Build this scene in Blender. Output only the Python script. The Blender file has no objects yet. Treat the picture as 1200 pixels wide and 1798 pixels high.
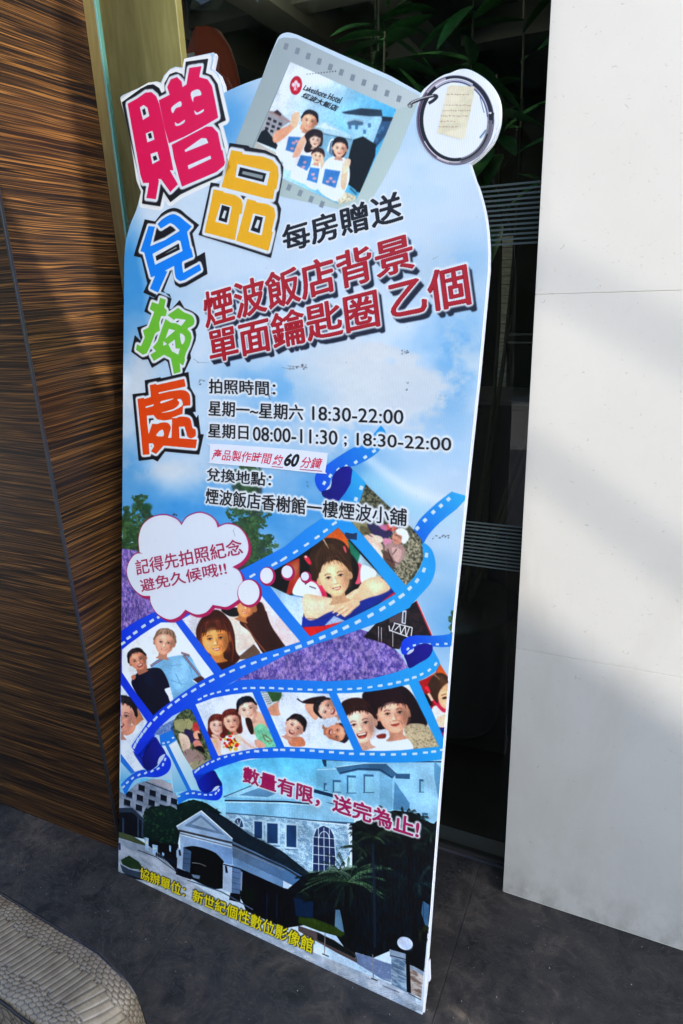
import bpy, bmesh, math, random
import numpy as np
from mathutils import Vector, Matrix

# ------------------------------------------------------------------ camera, world, sun, exposure
SC = bpy.context.scene
COL = SC.collection
F, CX, CY, CAMZ = 1160.0, 600.0, 899.0, 1.45      # focal length in photo pixels, principal point, eye height
_v = np.array([135, 3391, 1160.]); _v /= np.linalg.norm(_v)          # direction of "down" seen by the camera
_x = np.array([2641, 292, -1160.]); _x -= _x @ _v * _v; _x /= np.linalg.norm(_x)
_y = -np.cross(_v, _x); _y = _y if _y[2] > 0 else -_y
ROT = np.array([_x, _y, -_v])                      # camera (x right, y down, z ahead) -> world
cam_data = bpy.data.cameras.new('camera')
cam = bpy.data.objects.new('camera', cam_data); COL.objects.link(cam)
M = Matrix.Identity(4)
for i in range(3):
    M[i][0], M[i][1], M[i][2] = ROT[i, 0], -ROT[i, 1], -ROT[i, 2]
M[2][3] = CAMZ
cam.matrix_world = M
cam_data.sensor_fit = 'VERTICAL'; cam_data.sensor_height = 36.0
cam_data.lens = F / 1798 * 36.0
cam_data.clip_start = 0.02; cam_data.clip_end = 400
SC.camera = cam

SUN_DIR = Vector((-0.745, 0.275, -0.60)).normalized()
SUN_STRENGTH, SUN_ANGLE, SKY_STRENGTH, EXPOSURE = 2.3, 0.32, 0.15, 1.92
sun_el = math.asin(-SUN_DIR.z)
world = bpy.data.worlds.new('World'); SC.world = world; world.use_nodes = True
nt = world.node_tree; nt.nodes.clear()
sky = nt.nodes.new('ShaderNodeTexSky'); sky.sky_type = 'NISHITA'; sky.sun_disc = False
sky.sun_elevation = sun_el
sky.sun_rotation = math.atan2(-SUN_DIR.x, -SUN_DIR.y)
bg = nt.nodes.new('ShaderNodeBackground'); bg.inputs[1].default_value = SKY_STRENGTH
wo = nt.nodes.new('ShaderNodeOutputWorld')
nt.links.new(sky.outputs[0], bg.inputs[0]); nt.links.new(bg.outputs[0], wo.inputs[0])
sd = bpy.data.lights.new('sun', 'SUN'); sd.energy = SUN_STRENGTH; sd.angle = math.radians(SUN_ANGLE); sd.color = (1, .95, .88)
so = bpy.data.objects.new('sun', sd); COL.objects.link(so)
so.rotation_euler = SUN_DIR.to_track_quat('-Z', 'Y').to_euler(); so.location = (3, -6, 6)
SC.view_settings.view_transform = 'Standard'; SC.view_settings.look = 'None'
SC.view_settings.exposure = EXPOSURE; SC.view_settings.gamma = 1
SC.render.use_persistent_data = False
try:
    SC.cycles.use_denoising = True
    SC.cycles.max_bounces = 8; SC.cycles.transparent_max_bounces = 12
except Exception:
    pass

# ------------------------------------------------------------------ small helpers
def link(o, parent=None):
    COL.objects.link(o)
    if parent is not None: o.parent = parent
    return o
def tag(o, label=None, cat=None, group=None, kind=None):
    if label: o['label'] = label
    if cat: o['category'] = cat
    if group: o['group'] = group
    if kind: o['kind'] = kind
    return o
def empty(name, loc=(0, 0, 0)):
    o = bpy.data.objects.new(name, None); o.empty_display_size = .05; link(o); o.location = loc
    return o
def mesh_obj(name, verts, faces, mat, parent=None, smooth=False, uv=None):
    me = bpy.data.meshes.new(name); me.from_pydata([tuple(map(float, v)) for v in verts], [], faces)
    if mat: me.materials.append(mat)
    if smooth: me.polygons.foreach_set('use_smooth', [True] * len(me.polygons))
    if uv is not None:
        lay = me.uv_layers.new(name='UVMap')
        li = np.empty(len(me.loops), dtype=np.int32); me.loops.foreach_get('vertex_index', li)
        lay.data.foreach_set('uv', np.asarray(uv, dtype=np.float32)[li].ravel())
    me.update()
    return link(bpy.data.objects.new(name, me), parent)
def bm_obj(name, bm, mat, parent=None, smooth=False):
    me = bpy.data.meshes.new(name); bm.to_mesh(me); bm.free()
    if mat: me.materials.append(mat)
    if smooth: me.polygons.foreach_set('use_smooth', [True] * len(me.polygons))
    return link(bpy.data.objects.new(name, me), parent)
def box_bm(x0, x1, y0, y1, z0, z1, bev=0.0, bm=None, seg=1):
    bm = bm or bmesh.new()
    r = bmesh.ops.create_cube(bm, size=1)
    for v in r['verts']:
        v.co = Vector((x0 + (v.co.x + .5) * (x1 - x0), y0 + (v.co.y + .5) * (y1 - y0), z0 + (v.co.z + .5) * (z1 - z0)))
    if bev:
        es = list({e for v in r['verts'] for e in v.link_edges})
        bmesh.ops.bevel(bm, geom=es, offset=bev, segments=seg, affect='EDGES', profile=.5)
    return bm
def box(name, x0, x1, y0, y1, z0, z1, mat, parent=None, bev=0.0, seg=1):
    return bm_obj(name, box_bm(x0, x1, y0, y1, z0, z1, bev, None, seg), mat, parent)
def tube(name, pts, r, mat, parent=None, n=10, closed=False):
    pts = [Vector(p) for p in pts]; N = len(pts); V = []; Fc = []
    up = None
    for i, p in enumerate(pts):
        a = pts[(i - 1) % N] if (closed or i > 0) else p
        b = pts[(i + 1) % N] if (closed or i < N - 1) else p
        t = (b - a).normalized()
        if up is None:
            up = t.orthogonal().normalized()
        up = (up - t * up.dot(t)).normalized(); s = t.cross(up)
        rr = r[i] if isinstance(r, (list, tuple)) else r
        for k in range(n):
            an = 2 * math.pi * k / n
            V.append(p + up * math.cos(an) * rr + s * math.sin(an) * rr)
    for i in range(N if closed else N - 1):
        j = (i + 1) % N
        for k in range(n):
            Fc.append((i * n + k, i * n + (k + 1) % n, j * n + (k + 1) % n, j * n + k))
    if not closed:
        Fc.append(tuple(range(n))[::-1]); Fc.append(tuple((N - 1) * n + k for k in range(n)))
    return mesh_obj(name, V, Fc, mat, parent, smooth=True)

# ------------------------------------------------------------------ node material helper
class NM:
    def __init__(s, name, **kw):
        s.m = bpy.data.materials.new(name); s.m.use_nodes = True; s.t = s.m.node_tree; s.n = s.t.nodes; s.n.clear()
        s.out = s.n.new('ShaderNodeOutputMaterial'); s.b = s.n.new('ShaderNodeBsdfPrincipled')
        s.t.links.new(s.b.outputs[0], s.out.inputs[0])
        for k, v in kw.items(): s.b.inputs[k.replace('_', ' ')].default_value = v
    def l(s, a, b): s.t.links.new(a, b)
    def node(s, typ, **kw):
        x = s.n.new(typ)
        for k, v in kw.items():
            if hasattr(x, k): setattr(x, k, v)
            else: x.inputs[k].default_value = v
        return x
    def coords(s, scale=(1, 1, 1), rot=(0, 0, 0), loc=(0, 0, 0)):
        tc = s.node('ShaderNodeTexCoord'); mp = s.node('ShaderNodeMapping')
        mp.inputs['Scale'].default_value = scale; mp.inputs['Rotation'].default_value = rot; mp.inputs['Location'].default_value = loc
        s.l(tc.outputs['Object'], mp.inputs[0]); return mp.outputs[0]
    def noise(s, vec, scale, detail=4, rough=.5, dist=0):
        x = s.node('ShaderNodeTexNoise'); s.l(vec, x.inputs['Vector'])
        x.inputs['Scale'].default_value = scale; x.inputs['Detail'].default_value = detail
        x.inputs['Roughness'].default_value = rough; x.inputs['Distortion'].default_value = dist
        return x.outputs['Fac']
    def ramp(s, fac, stops, interp='LINEAR'):
        x = s.node('ShaderNodeValToRGB'); x.color_ramp.interpolation = interp
        while len(x.color_ramp.elements) < len(stops): x.color_ramp.elements.new(.5)
        for e, (p, c) in zip(x.color_ramp.elements, stops):
            e.position = p; e.color = (*c, 1) if len(c) == 3 else c
        s.l(fac, x.inputs[0]); return x.outputs[0]
    def mix(s, fac, a, b, typ='MIX'):
        x = s.node('ShaderNodeMix'); x.data_type = 'RGBA'; x.blend_type = typ
        if hasattr(fac, 'is_linked'): s.l(fac, x.inputs[0])
        else: x.inputs[0].default_value = fac
        for sock, v in ((x.inputs[6], a), (x.inputs[7], b)):
            if hasattr(v, 'is_linked'): s.l(v, sock)
            else: sock.default_value = (*v, 1)
        return x.outputs[2]
    def math(s, op, a, b=0.0):
        x = s.node('ShaderNodeMath'); x.operation = op
        for sock, v in ((x.inputs[0], a), (x.inputs[1], b)):
            if hasattr(v, 'is_linked'): s.l(v, sock)
            else: sock.default_value = v
        return x.outputs[0]
    def bump(s, h, strength=.3, dist=.002):
        x = s.node('ShaderNodeBump'); x.inputs['Strength'].default_value = strength; x.inputs['Distance'].default_value = dist
        s.l(h, x.inputs['Height']); s.l(x.outputs[0], s.b.inputs['Normal'])
    def base(s, c):
        if hasattr(c, 'is_linked'): s.l(c, s.b.inputs['Base Color'])
        else: s.b.inputs['Base Color'].default_value = (*c, 1)

def lin(c): 
    c = np.asarray(c, dtype=np.float64) / 255.0
    return np.where(c <= .04045, c / 12.92, ((c + .055) / 1.055) ** 2.4)
def flat(name, c, rough=.6, **kw):
    n = NM(name, Roughness=rough, **kw); n.base(tuple(c)); return n.m
# ------------------------------------------------------------------ materials of the place
def m_stone():
    n = NM('pale_engineered_stone', Roughness=.55)
    v = n.coords()
    big = n.noise(v, 2.2, 5, .6); fine = n.noise(v, 60, 3, .6)
    c = n.ramp(big, [(.3, (.475, .445, .395)), (.7, (.520, .490, .440))])
    c = n.mix(n.math('MULTIPLY', fine, .16), c, (.38, .37, .36))
    # small dark chips and flecks, stretched and turned by distortion
    v2 = n.coords(scale=(1, 1, 1.7), rot=(0, .6, 0))
    sp = n.noise(v2, 95, 2, .5, 1.2)
    pits = n.ramp(sp, [(.27, (1, 1, 1)), (.30, (0, 0, 0))])
    sp2 = n.noise(v2, 22, 3, .65, 2.0)
    pits2 = n.ramp(sp2, [(.235, (1, 1, 1)), (.26, (0, 0, 0))])
    c = n.mix(n.math('MULTIPLY', pits, .55), c, (.30, .26, .22))
    c = n.mix(n.math('MULTIPLY', pits2, .6), c, (.20, .18, .17))
    w = n.noise(n.coords(scale=(1, 1, 1)), 7, 6, .75, .5)
    c = n.mix(n.ramp(w, [(.55, (0, 0, 0)), (.75, (.35, .35, .35))]), c, (.44, .42, .38))
    sepz = n.node('ShaderNodeSeparateXYZ'); n.l(v, sepz.inputs[0])
    low_ = n.ramp(sepz.outputs[2], [(.0, (1, 1, 1)), (.10, (.25, .25, .25)), (.34, (0, 0, 0))])
    dirt = n.math('MULTIPLY', low_, n.ramp(n.noise(n.coords(scale=(1, 1, .6)), 14, 6, .7), [(.42, (0, 0, 0)), (.66, (1, 1, 1))]))
    c = n.mix(n.math('MULTIPLY', dirt, .75), c, (.20, .175, .14))
    stain = n.ramp(n.noise(n.coords(scale=(1, 1, .28)), 5, 6, .65, .6), [(.52, (0, 0, 0)), (.68, (.5, .5, .5))]); c = n.mix(stain, c, (.42, .385, .33))
    chip = n.ramp(n.noise(n.coords(scale=(1, 1, 1.5), rot=(0, .9, 0)), 30, 4, .7, 2.5), [(.245, (1, 1, 1)), (.262, (0, 0, 0))]); c = n.mix(n.math('MULTIPLY', chip, .75), c, (.13, .11, .10))
    n.base(c); n.bump(n.math('ADD', n.math('MULTIPLY', fine, .3), n.math('MULTIPLY', pits, -1)), .25, .0008)
    return n.m
def m_zebra(name, grain_axis, dark=1.0):
    # grain_axis: object axis the grain runs along (0 x, 1 y)
    n = NM(name, Roughness=.32)
    n.b.inputs['Specular IOR Level'].default_value = .14
    sc = [1.0, 1.0, 1.0]; sc[grain_axis] = .034; sc[2] = 4.0
    v = n.coords(scale=tuple(sc)); 
    sc2 = [2.5, 2.5, 1.0]; sc2[grain_axis] = .5
    warp = n.noise(n.coords(scale=(.9, .9, 1.2)), 2.6, 2, .5)
    va = n.node('ShaderNodeVectorMath'); va.operation = 'ADD'
    cx = n.node('ShaderNodeCombineXYZ'); n.l(n.math('MULTIPLY', n.math('SUBTRACT', warp, .5), .10), cx.inputs[2])
    n.l(v, va.inputs[0]); n.l(cx.outputs[0], va.inputs[1]); vv = va.outputs[0]
    a = n.noise(vv, 11.5, 3, .52, .15); b = n.noise(vv, 30, 3, .6)
    f = n.math('ADD', n.math('MULTIPLY', a, .78), n.math('MULTIPLY', b, .22))
    K = (.0075, .0055, .0045)
    c = n.ramp(f, [(.33, K), (.345, (.06, .027, .009)), (.36, K), (.392, K), (.402, (.135, .060, .016)), (.415, (.05, .022, .008)), (.43, K), (.452, (.012, .008, .006)), (.462, (.165, .074, .020)), (.478, (.08, .036, .011)), (.487, K),
                   (.512, (.016, .010, .007)), (.522, (.195, .088, .024)), (.532, (.05, .024, .010)), (.552, K), (.575, (.105, .046, .013)), (.585, (.012, .008, .006)), (.62, K), (.632, (.13, .058, .016)), (.645, K)])
    fine = n.noise(vv, 70, 3, .6)
    c = n.mix(n.ramp(fine, [(.50, (0, 0, 0)), (.60, (.75, .75, .75))]), c, (.016, .010, .007))
    red = n.noise(n.coords(scale=(1, 1, 1.5)), 2.2, 2, .5)
    c = n.mix(n.ramp(red, [(.50, (0, 0, 0)), (.72, (.40, .40, .40))]), c, (.045, .020, .009), 'MIX')
    n.base(c); n.bump(f, .12, .0006)
    return n.m
def m_goldwood():
    n = NM('honey_veneer', Roughness=.45)
    v = n.coords(scale=(1, 1, .5), rot=(0, .35, 0))
    g = n.noise(n.coords(scale=(6, 1, .7), rot=(0, -1.25, 0)), 9, 5, .6, .4)
    n.base(n.ramp(g, [(.3, (.31, .215, .085)), (.55, (.41, .295, .125)), (.75, (.50, .37, .17))])); return n.m
def m_floor():
    n = NM('dark_slate_tile', Roughness=.42)
    n.b.inputs['Specular IOR Level'].default_value = .35
    v = n.coords()
    a = n.noise(v, 3.2, 6, .68, .6); b = n.noise(v, 17, 5, .7, 1.1); cc = n.noise(v, 130, 2, .5)
    f = n.math('ADD', n.math('MULTIPLY', a, .55), n.math('MULTIPLY', b, .45))
    c = n.ramp(f, [(.36, (.009, .009, .0095)), (.46, (.021, .020, .020)), (.54, (.036, .031, .028)), (.66, (.090, .073, .058))])
    vein = n.ramp(n.noise(n.coords(scale=(1, 1.6, 1), rot=(0, 0, .7)), 9, 7, .72, 2.2), [(.495, (0, 0, 0)), (.505, (.55, .55, .55)), (.515, (0, 0, 0))])
    c = n.mix(vein, c, (.022, .019, .019))
    spk = n.ramp(cc, [(.725, (0, 0, 0)), (.77, (1, 1, 1))])
    c = n.mix(spk, c, (.28, .27, .26))
    n.base(c)
    rr = n.ramp(b, [(.35, (.34, .34, .34)), (.65, (.56, .56, .56))]); n.l(rr, n.b.inputs['Roughness'])
    n.bump(n.math('ADD', f, n.math('MULTIPLY', vein, -.5)), .55, .004); return n.m
def m_glass():
    n = NM('shop_glass'); n.n.remove(n.b)
    tr = n.node('ShaderNodeBsdfTransparent'); tr.inputs[0].default_value = (.80, .86, .83, 1)
    gl = n.node('ShaderNodeBsdfGlossy'); gl.inputs['Roughness'].default_value = 0.0
    fr = n.node('ShaderNodeFresnel'); fr.inputs[0].default_value = 1.5
    mx = n.node('ShaderNodeMixShader'); geo = n.node('ShaderNodeNewGeometry'); n.l(n.math('MULTIPLY', fr.outputs[0], n.math('SUBTRACT', 1.0, geo.outputs['Backfacing'])), mx.inputs[0]); n.l(tr.outputs[0], mx.inputs[1]); n.l(gl.outputs[0], mx.inputs[2])
    n.l(mx.outputs[0], n.out.inputs[0]); return n.m
STONE = m_stone(); ZEB_X = m_zebra('dark_zebra_veneer_front', 0); ZEB_Y = m_zebra('dark_zebra_veneer_side', 1)
GOLD = m_goldwood(); FLOOR = m_floor(); GLASS = m_glass()
TEAL = flat('polished_glass_edge', (.13, .27, .25), .15); FROST = flat('frosted_film', (.075, .10, .095), .7)
TRIM = flat('dark_steel_trim', (.035, .038, .045), .35, Metallic=.6); GROUT = flat('grey_grout', (.10, .10, .11), .9)
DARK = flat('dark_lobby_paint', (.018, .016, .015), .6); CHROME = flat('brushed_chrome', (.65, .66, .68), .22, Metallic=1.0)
CEILM = flat('lobby_ceiling_paint', (.12, .12, .105), .7); WHITE = flat('white_plastic', (.8, .8, .8), .4)

# ------------------------------------------------------------------ ground and floor slabs
g = mesh_obj('ground', [(-60, -60, -.03), (60, -60, -.03), (60, 60, -.03), (-60, 60, -.03)], [(0, 1, 2, 3)], flat('far_paving', (.42, .40, .37), .9))
tag(g, kind='structure')
fl = box('floor', -4, 3, -3.2, 6.5, -.025, -.006, GROUT); tag(fl, kind='structure')
xs = [-2.79, -2.16, -1.53, -.90, -.27, .36, .99]; ys = [-1.18, .09, 1.36]
for i in range(len(xs) - 1):
    for j in range(len(ys) - 1):
        dz = random.Random(i * 7 + j).uniform(-.0003, .0003)
        box('floor_tile', xs[i] + .0005, xs[i + 1] - .0005, ys[j] + .001, ys[j + 1] - .001, -.0055, dz, FLOOR, fl, bev=.0006)

# ------------------------------------------------------------------ pale stone wall on the right
wall = empty('stone_wall', (.6, 1.29, 0))
tag(wall, 'pale cream stone-clad wall on the right beside the dark glass door', 'wall')
def place(o, par):
    o.parent = par; o.matrix_parent_inverse = par.matrix_world.inverted() if False else Matrix.Translation(-par.location); return o
WX0, WX1 = -.1985, 2.2
place(box('wall_core', WX0 + .002, WX1, 1.2915, 1.43, 0, 2.9, flat('wall_joint', (.62, .60, .50), .8)), wall)
for z0, z1 in ((.003, .6949), (.6956, 1.4217), (1.4224, 2.149), (2.1497, 2.88)):
    place(box('stone_panel', WX0, WX1, 1.29, 1.2914, z0, z1, STONE, bev=.0004), wall)

# ------------------------------------------------------------------ zebra wood column on the left
colm = empty('wooden_column', (-1.5, 1.1, 0))
tag(colm, 'dark striped zebra-wood clad column left of the glass door', 'column')
place(box('column_core', -2.3, -1.196, 1.03, 1.335, 0, 2.9, flat('column_core', (.02, .015, .012), .8)), colm)
place(box('front_panel', -2.3, -1.1945, 1.0235, 1.0295, 0.002, 2.9, ZEB_X), colm)
place(box('side_panel', -1.1955, -1.19, 1.0305, 1.335, 0.002, 2.9, ZEB_Y), colm)
place(box('corner_trim', -1.1940, -1.1885, 1.0225, 1.0300, 0.001, 2.9, TRIM, bev=.0005), colm)

# ------------------------------------------------------------------ frameless glass door with frosted bands
door = empty('glass_door', (-.7, 1.375, 0))
tag(door, 'clear frameless glass door with bands of frosted stripes behind the leaning sign', 'door')
GY = 1.372
place(box('glass_pane', -1.187, -.16, GY, GY + .010, .012, 2.85, GLASS), door)
place(box('pane_edge', -1.1925, -1.1872, GY - .0004, GY + .0104, .012, 2.85, TEAL), door)
for z0, nst in ((1.512, 13), (.838, 13)):
    for k in range(nst):
        z = z0 + k * .0086
        place(box('frosted_stripe', -1.180, -.165, GY - .0008, GY - .0003, z, z + .0036, FROST), door)
place(box('floor_rail', -1.187, -.16, GY - .004, GY + .014, 0.0, .011, DARK), door)

# ------------------------------------------------------------------ dim lobby behind the glass
lob = empty('lobby_room', (-1, 4, 0)); tag(lob, 'dim lobby interior with coffered ceiling seen through the glass door', 'room', kind='structure')
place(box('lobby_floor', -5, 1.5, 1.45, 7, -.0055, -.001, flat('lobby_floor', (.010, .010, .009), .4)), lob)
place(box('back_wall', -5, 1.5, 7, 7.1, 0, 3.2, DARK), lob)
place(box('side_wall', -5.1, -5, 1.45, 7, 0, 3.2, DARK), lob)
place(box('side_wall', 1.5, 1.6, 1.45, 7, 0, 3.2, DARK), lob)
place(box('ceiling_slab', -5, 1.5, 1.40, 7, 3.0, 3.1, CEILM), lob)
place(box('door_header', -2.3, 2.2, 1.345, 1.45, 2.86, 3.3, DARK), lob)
for x in (-2.6, -1.95, -1.35, -.2):
    place(box('ceiling_beam', x - .09, x + .09, 1.5, 7, 2.78, 3.0, CEILM), lob)
for y in (2.6, 3.7, 4.8):
    for xa, xb in ((-2.51, -2.04), (-1.86, -1.44), (-1.26, -.29)):
        place(box('cross_beam', xa, xb, y - .08, y + .08, 2.83, 3.0, CEILM), lob)

# honey veneer pillar inside
pil = box('veneer_panel', -2.2, -1.137, 1.60, 1.625, .0, 2.99, GOLD, bev=.002)
tag(pil, 'honey-yellow veneered wall panel just inside the glass, next to the dark column', 'panel')
# orange coat with a grey badge
def coat():
    pts = [(-.16, .0), (-.19, .5), (-.16, .66), (-.07, .75), (.07, .75), (.16, .66), (.19, .5), (.16, .0)]
    bm = bmesh.new(); V = []
    for z in range(15):
        t = z / 14; w = .19 + .03 * math.sin(t * 2.6) if t < .62 else .218 * math.sqrt(max(.02, 1 - ((t - .62) / .40) ** 2.4))
        for k in range(20):
            a = 2 * math.pi * k / 20
            V.append(bm.verts.new((math.cos(a) * w, math.sin(a) * .09 + .008 * math.sin(a * 7 + z * .3), t * .85)))
    for z in range(14):
        for k in range(20):
            bm.faces.new((V[z * 20 + k], V[z * 20 + (k + 1) % 20], V[(z + 1) * 20 + (k + 1) % 20], V[(z + 1) * 20 + k]))
    bm.faces.new(V[-20:])
    return bm
ct = bm_obj('orange_coat', coat(), flat('orange_cloth', (.17, .022, .008), .9), smooth=True); ct.location = (-1.645, 2.5, 1.53); ct.scale = (.60, .7, 1)
tag(ct, 'orange coat with a small grey badge hanging inside the dim lobby', 'coat')
bd_ = box('badge', -.11, -.04, -.098, -.088, .72, .77, flat('grey_badge', (.25, .25, .27), .6), ct)
# stone-faced post, hand rail and far cabinets seen through the narrow gap on the right
post = empty('stone_post', (-.6, 3.0, 0)); tag(post, 'narrow stone-faced post standing inside the glass by the pale wall', 'post')
BR_ = NM('split_stone', Roughness=.85); BR_.base(BR_.ramp(BR_.noise(BR_.coords(scale=(1, 1, 4)), 25, 4), [(.3, (.30, .26, .18)), (.7, (.62, .56, .42))])); BR_ = BR_.m
rs = random.Random(4)
z = .0
while z < 1.62:
    h = rs.uniform(.03, .05); o = rs.uniform(-.004, .004)
    place(box('stone_course', -.612 + o, -.568 + o, 3.0, 3.05, z, z + h - .003, BR_), post); z += h
rail = empty('hand_rail', (-.3, 3, 0)); tag(rail, 'thin chrome hand rail running right from the stone post', 'rail')
place(tube('rail_tube', [(-.57, 2.99, 1.225), (1.2, 2.99, 1.225)], .007, CHROME), rail)
place(tube('rail_tube', [(-.57, 2.99, 1.19), (1.2, 2.99, 1.19)], .006, CHROME), rail)
place(tube('rail_post', [(.9, 2.99, 0), (.9, 2.99, 1.225)], .012, CHROME), rail)
place(tube('rail_post', [(-.35, 2.992, 0), (-.35, 2.992, 1.185)], .008, CHROME), rail)
cab = empty('slatted_cabinet', (-.5, 2.6, 0)); tag(cab, 'tall dark brown slatted cabinet low in the gap right of the sign', 'cabinet')
BROWN = flat('dark_brown_wood', (.030, .019, .014), .5)
place(box('cabinet_body', -1.1, .6, 2.66, 3.0 - .02, 0, .98, flat('cabinet_black', (.008, .008, .012), .4)), cab)
for k in range(11):
    x = -1.09 + k * .155
    place(box('cabinet_slat', x, x + .075, 2.64, 2.658, .02, .96, BROWN), cab)
place(box('cabinet_top', -1.12, .62, 2.62, 2.98, .982, 1.0, flat('cabinet_top', (.10, .10, .095), .4)), cab)
# ceiling lamp
dl = empty('ceiling_downlight', (-1.58, 3.2, 2.78)); tag(dl, 'small lit round downlight in the dim coffered ceiling', 'ceiling light')
em = NM('warm_lamp'); em.b.inputs['Emission Color'].default_value = (1, .86, .6, 1); em.b.inputs['Emission Strength'].default_value = 2.5
place(tube('lamp_disc', [(-1.58, 3.2, 2.772), (-1.58, 3.2, 2.776)], .045, em.m, n=20), dl)
place(tube('lamp_ring', [(-1.58 + .055 * math.cos(a * math.pi / 10), 3.2 + .055 * math.sin(a * math.pi / 10), 2.775) for a in range(20)], .008, CHROME, closed=True), dl)
ll = bpy.data.lights.new('lobby_glow', 'POINT'); ll.energy = 1.6; ll.color = (1, .88, .7); ll.shadow_soft_size = .08
lo = bpy.data.objects.new('lobby_glow', ll); link(lo, dl); lo.location = (0, 0, -.10)
ll2 = bpy.data.lights.new('lobby_glow', 'POINT'); ll2.energy = 4.5; ll2.color = (1, .88, .7); ll2.shadow_soft_size = .06  # unseen fill lamp, added to brighten the veneer panel behind the glass
d2 = empty('added_fill_lamp', (-.95, 1.50, 3.0)); tag(d2, 'unseen lit lamp added above the frame to brighten the veneer panel', 'ceiling light')
lo2 = bpy.data.objects.new('lobby_glow', ll2); link(lo2, d2); lo2.location = (0, 0, -.25)
place(tube('lamp_disc', [(-.95, 1.5, 2.985), (-.95, 1.5, 2.995)], .05, em.m, n=20), d2)
ud = empty('unlit_downlight', (-.62, 3.0, 2.9)); tag(ud, 'dark unlit round downlight in the coffered ceiling to the right of the lit one', 'ceiling light')
place(tube('lamp_ring', [(-.62 + .06 * math.cos(a * math.pi / 10), 3.0 + .06 * math.sin(a * math.pi / 10), 2.99) for a in range(20)], .012, CHROME, closed=True), ud)
place(tube('lamp_disc', [(-.62, 3.0, 2.985), (-.62, 3.0, 2.995)], .055, DARK, n=20), ud)
# potted plant inside
def m_leaf():
    n = NM('glossy_leaf', Roughness=.35); n.base(n.ramp(n.noise(n.coords(), 9, 3), [(.35, (.02, .09, .022)), (.65, (.05, .17, .04))]))
    n.b.inputs['Transmission Weight'].default_value = 0; return n.m
LEAF = m_leaf(); plant = empty('indoor_plant', (-.50, 1.95, 0)); tag(plant, 'large leafy green indoor plant standing inside the glass by the pale wall', 'plant')
place(tube('pot', [(-.50, 1.95, 0), (-.50, 1.95, .02), (-.50, 1.95, .42), (-.50, 1.95, .45)], [.14, .15, .19, .2], flat('dark_pot', (.02, .02, .02), .4), n=24), plant)
rp = random.Random(11); stems = []
for k in range(9):
    a = rp.uniform(0, 6.28); r_ = rp.uniform(.05, .45)
    tip = Vector((-.50 + math.cos(a) * r_, 1.95 + math.sin(a) * r_ * .6, rp.uniform(1.95, 2.5)))
    b0 = Vector((-.50 + math.cos(a) * .04, 1.95 + math.sin(a) * .04, .45))
    P = [b0.lerp(tip, t) + Vector((math.cos(a), math.sin(a), 0)) * (.10 * math.sin(t * 3.1)) for t in [i / 7 for i in range(8)]]
    place(tube('stem', P, [.010 - .0010 * i for i in range(8)], flat('stem_bark', (.06, .05, .03), .8), n=6), plant); stems.append(P)
def leaf_mesh():
    V = []; Fc = []
    for i in range(7):
        t = i / 6; w = .30 * math.sin(math.pi * min(1, t * .93 + .04)) ** .8 * (1 - .25 * t)
        for j in (-1, 0, 1): V.append((w * j * .5, t, -.18 * t * t + (.06 if j else 0) * w * 3))
    for i in range(6):
        for j in range(2): a = i * 3 + j; Fc.append((a, a + 1, a + 4, a + 3))
    me = bpy.data.meshes.new('leaf'); me.from_pydata(V, [], Fc); me.materials.append(LEAF)
    me.polygons.foreach_set('use_smooth', [True] * len(Fc)); return me
lm = leaf_mesh()
for k in range(110):
    P = rp.choice(stems); t = rp.uniform(.74, 1.0) * 7; i = min(6, int(t)); p = P[i].lerp(P[i + 1], t - i)
    o = bpy.data.objects.new('leaf', lm); link(o, plant); o.matrix_parent_inverse = Matrix.Translation(-plant.location)
    s = rp.uniform(.13, .24); o.location = p; o.scale = (s, s, s); o.rotation_euler = (rp.uniform(-.6, .7), rp.uniform(-.5, .5), rp.uniform(0, 6.28))

# ------------------------------------------------------------------ unseen blocks added towards the sun, shaped to shade the lower wall and sign
D = -SUN_DIR; TS = 1.75 / abs(D.y)
def up_sun(x, z):
    """point on the far side of the path whose sun shadow falls at (x, z) on the stone wall's plane"""
    return Vector((x, 1.29, z)) + D * TS
def prism(name, pts, y1, y0, mat, par):
    n = len(pts); V = [(x, y1, z) for x, z in pts] + [(x, y0, z) for x, z in pts]
    fc = [tuple(range(n)), tuple(range(2 * n - 1, n - 1, -1))] + [(i, i + n, (i + 1) % n + n, (i + 1) % n) for i in range(n)]
    return place(mesh_obj(name, V, fc, mat, par), par)
zl = lambda x: .79 - .64 * (x + .225) + .05
BLOCK_GREY = flat('blocker_grey', (.14, .15, .16), .9); BLOCK_DARK = flat('blocker_dark', (.07, .065, .065), .8)
a_, b_ = up_sun(-.26, zl(-.26)), up_sun(.9, zl(.9))
hs = empty('sun_blocker', (a_.x, a_.y, 0)); tag(hs, 'unseen grey shade blocks with a sloping top, added behind the viewer', 'sun blocker')
y1 = a_.y; y0 = y1 - .3
la, lb2 = up_sun(-1.20, 0).x, up_sun(-.235, 0).x
prism('sloped_blocker', [(a_.x, -.03), (b_.x, -.03), (b_.x, b_.z - .1), (a_.x, a_.z - .1)], y1, y0, BLOCK_GREY, hs)  # added block under the sloped top, shading the lower wall
P2 = lambda pts: [(up_sun(x, z).x, up_sun(x, z).z) for x, z in pts]
prism('low_blocker', P2([(-2.9, -.9), (-1.15, -.9), (-1.15, 1.08), (-2.9, 1.08)]), y1 + .006, y1 - .32, BLOCK_GREY, hs)  # added low block that keeps the lower column in shade
prism('roof', [(a_.x - .05, a_.z - .1), (b_.x + .02, b_.z - .1), (b_.x + .02, b_.z), (a_.x - .05, a_.z)], y1 + .002, y0 - .1, BLOCK_DARK, hs)  # added sloped top that draws the slanting shade edge on the wall
P2 = lambda pts: [(up_sun(x, z).x, up_sun(x, z).z) for x, z in pts]
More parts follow.
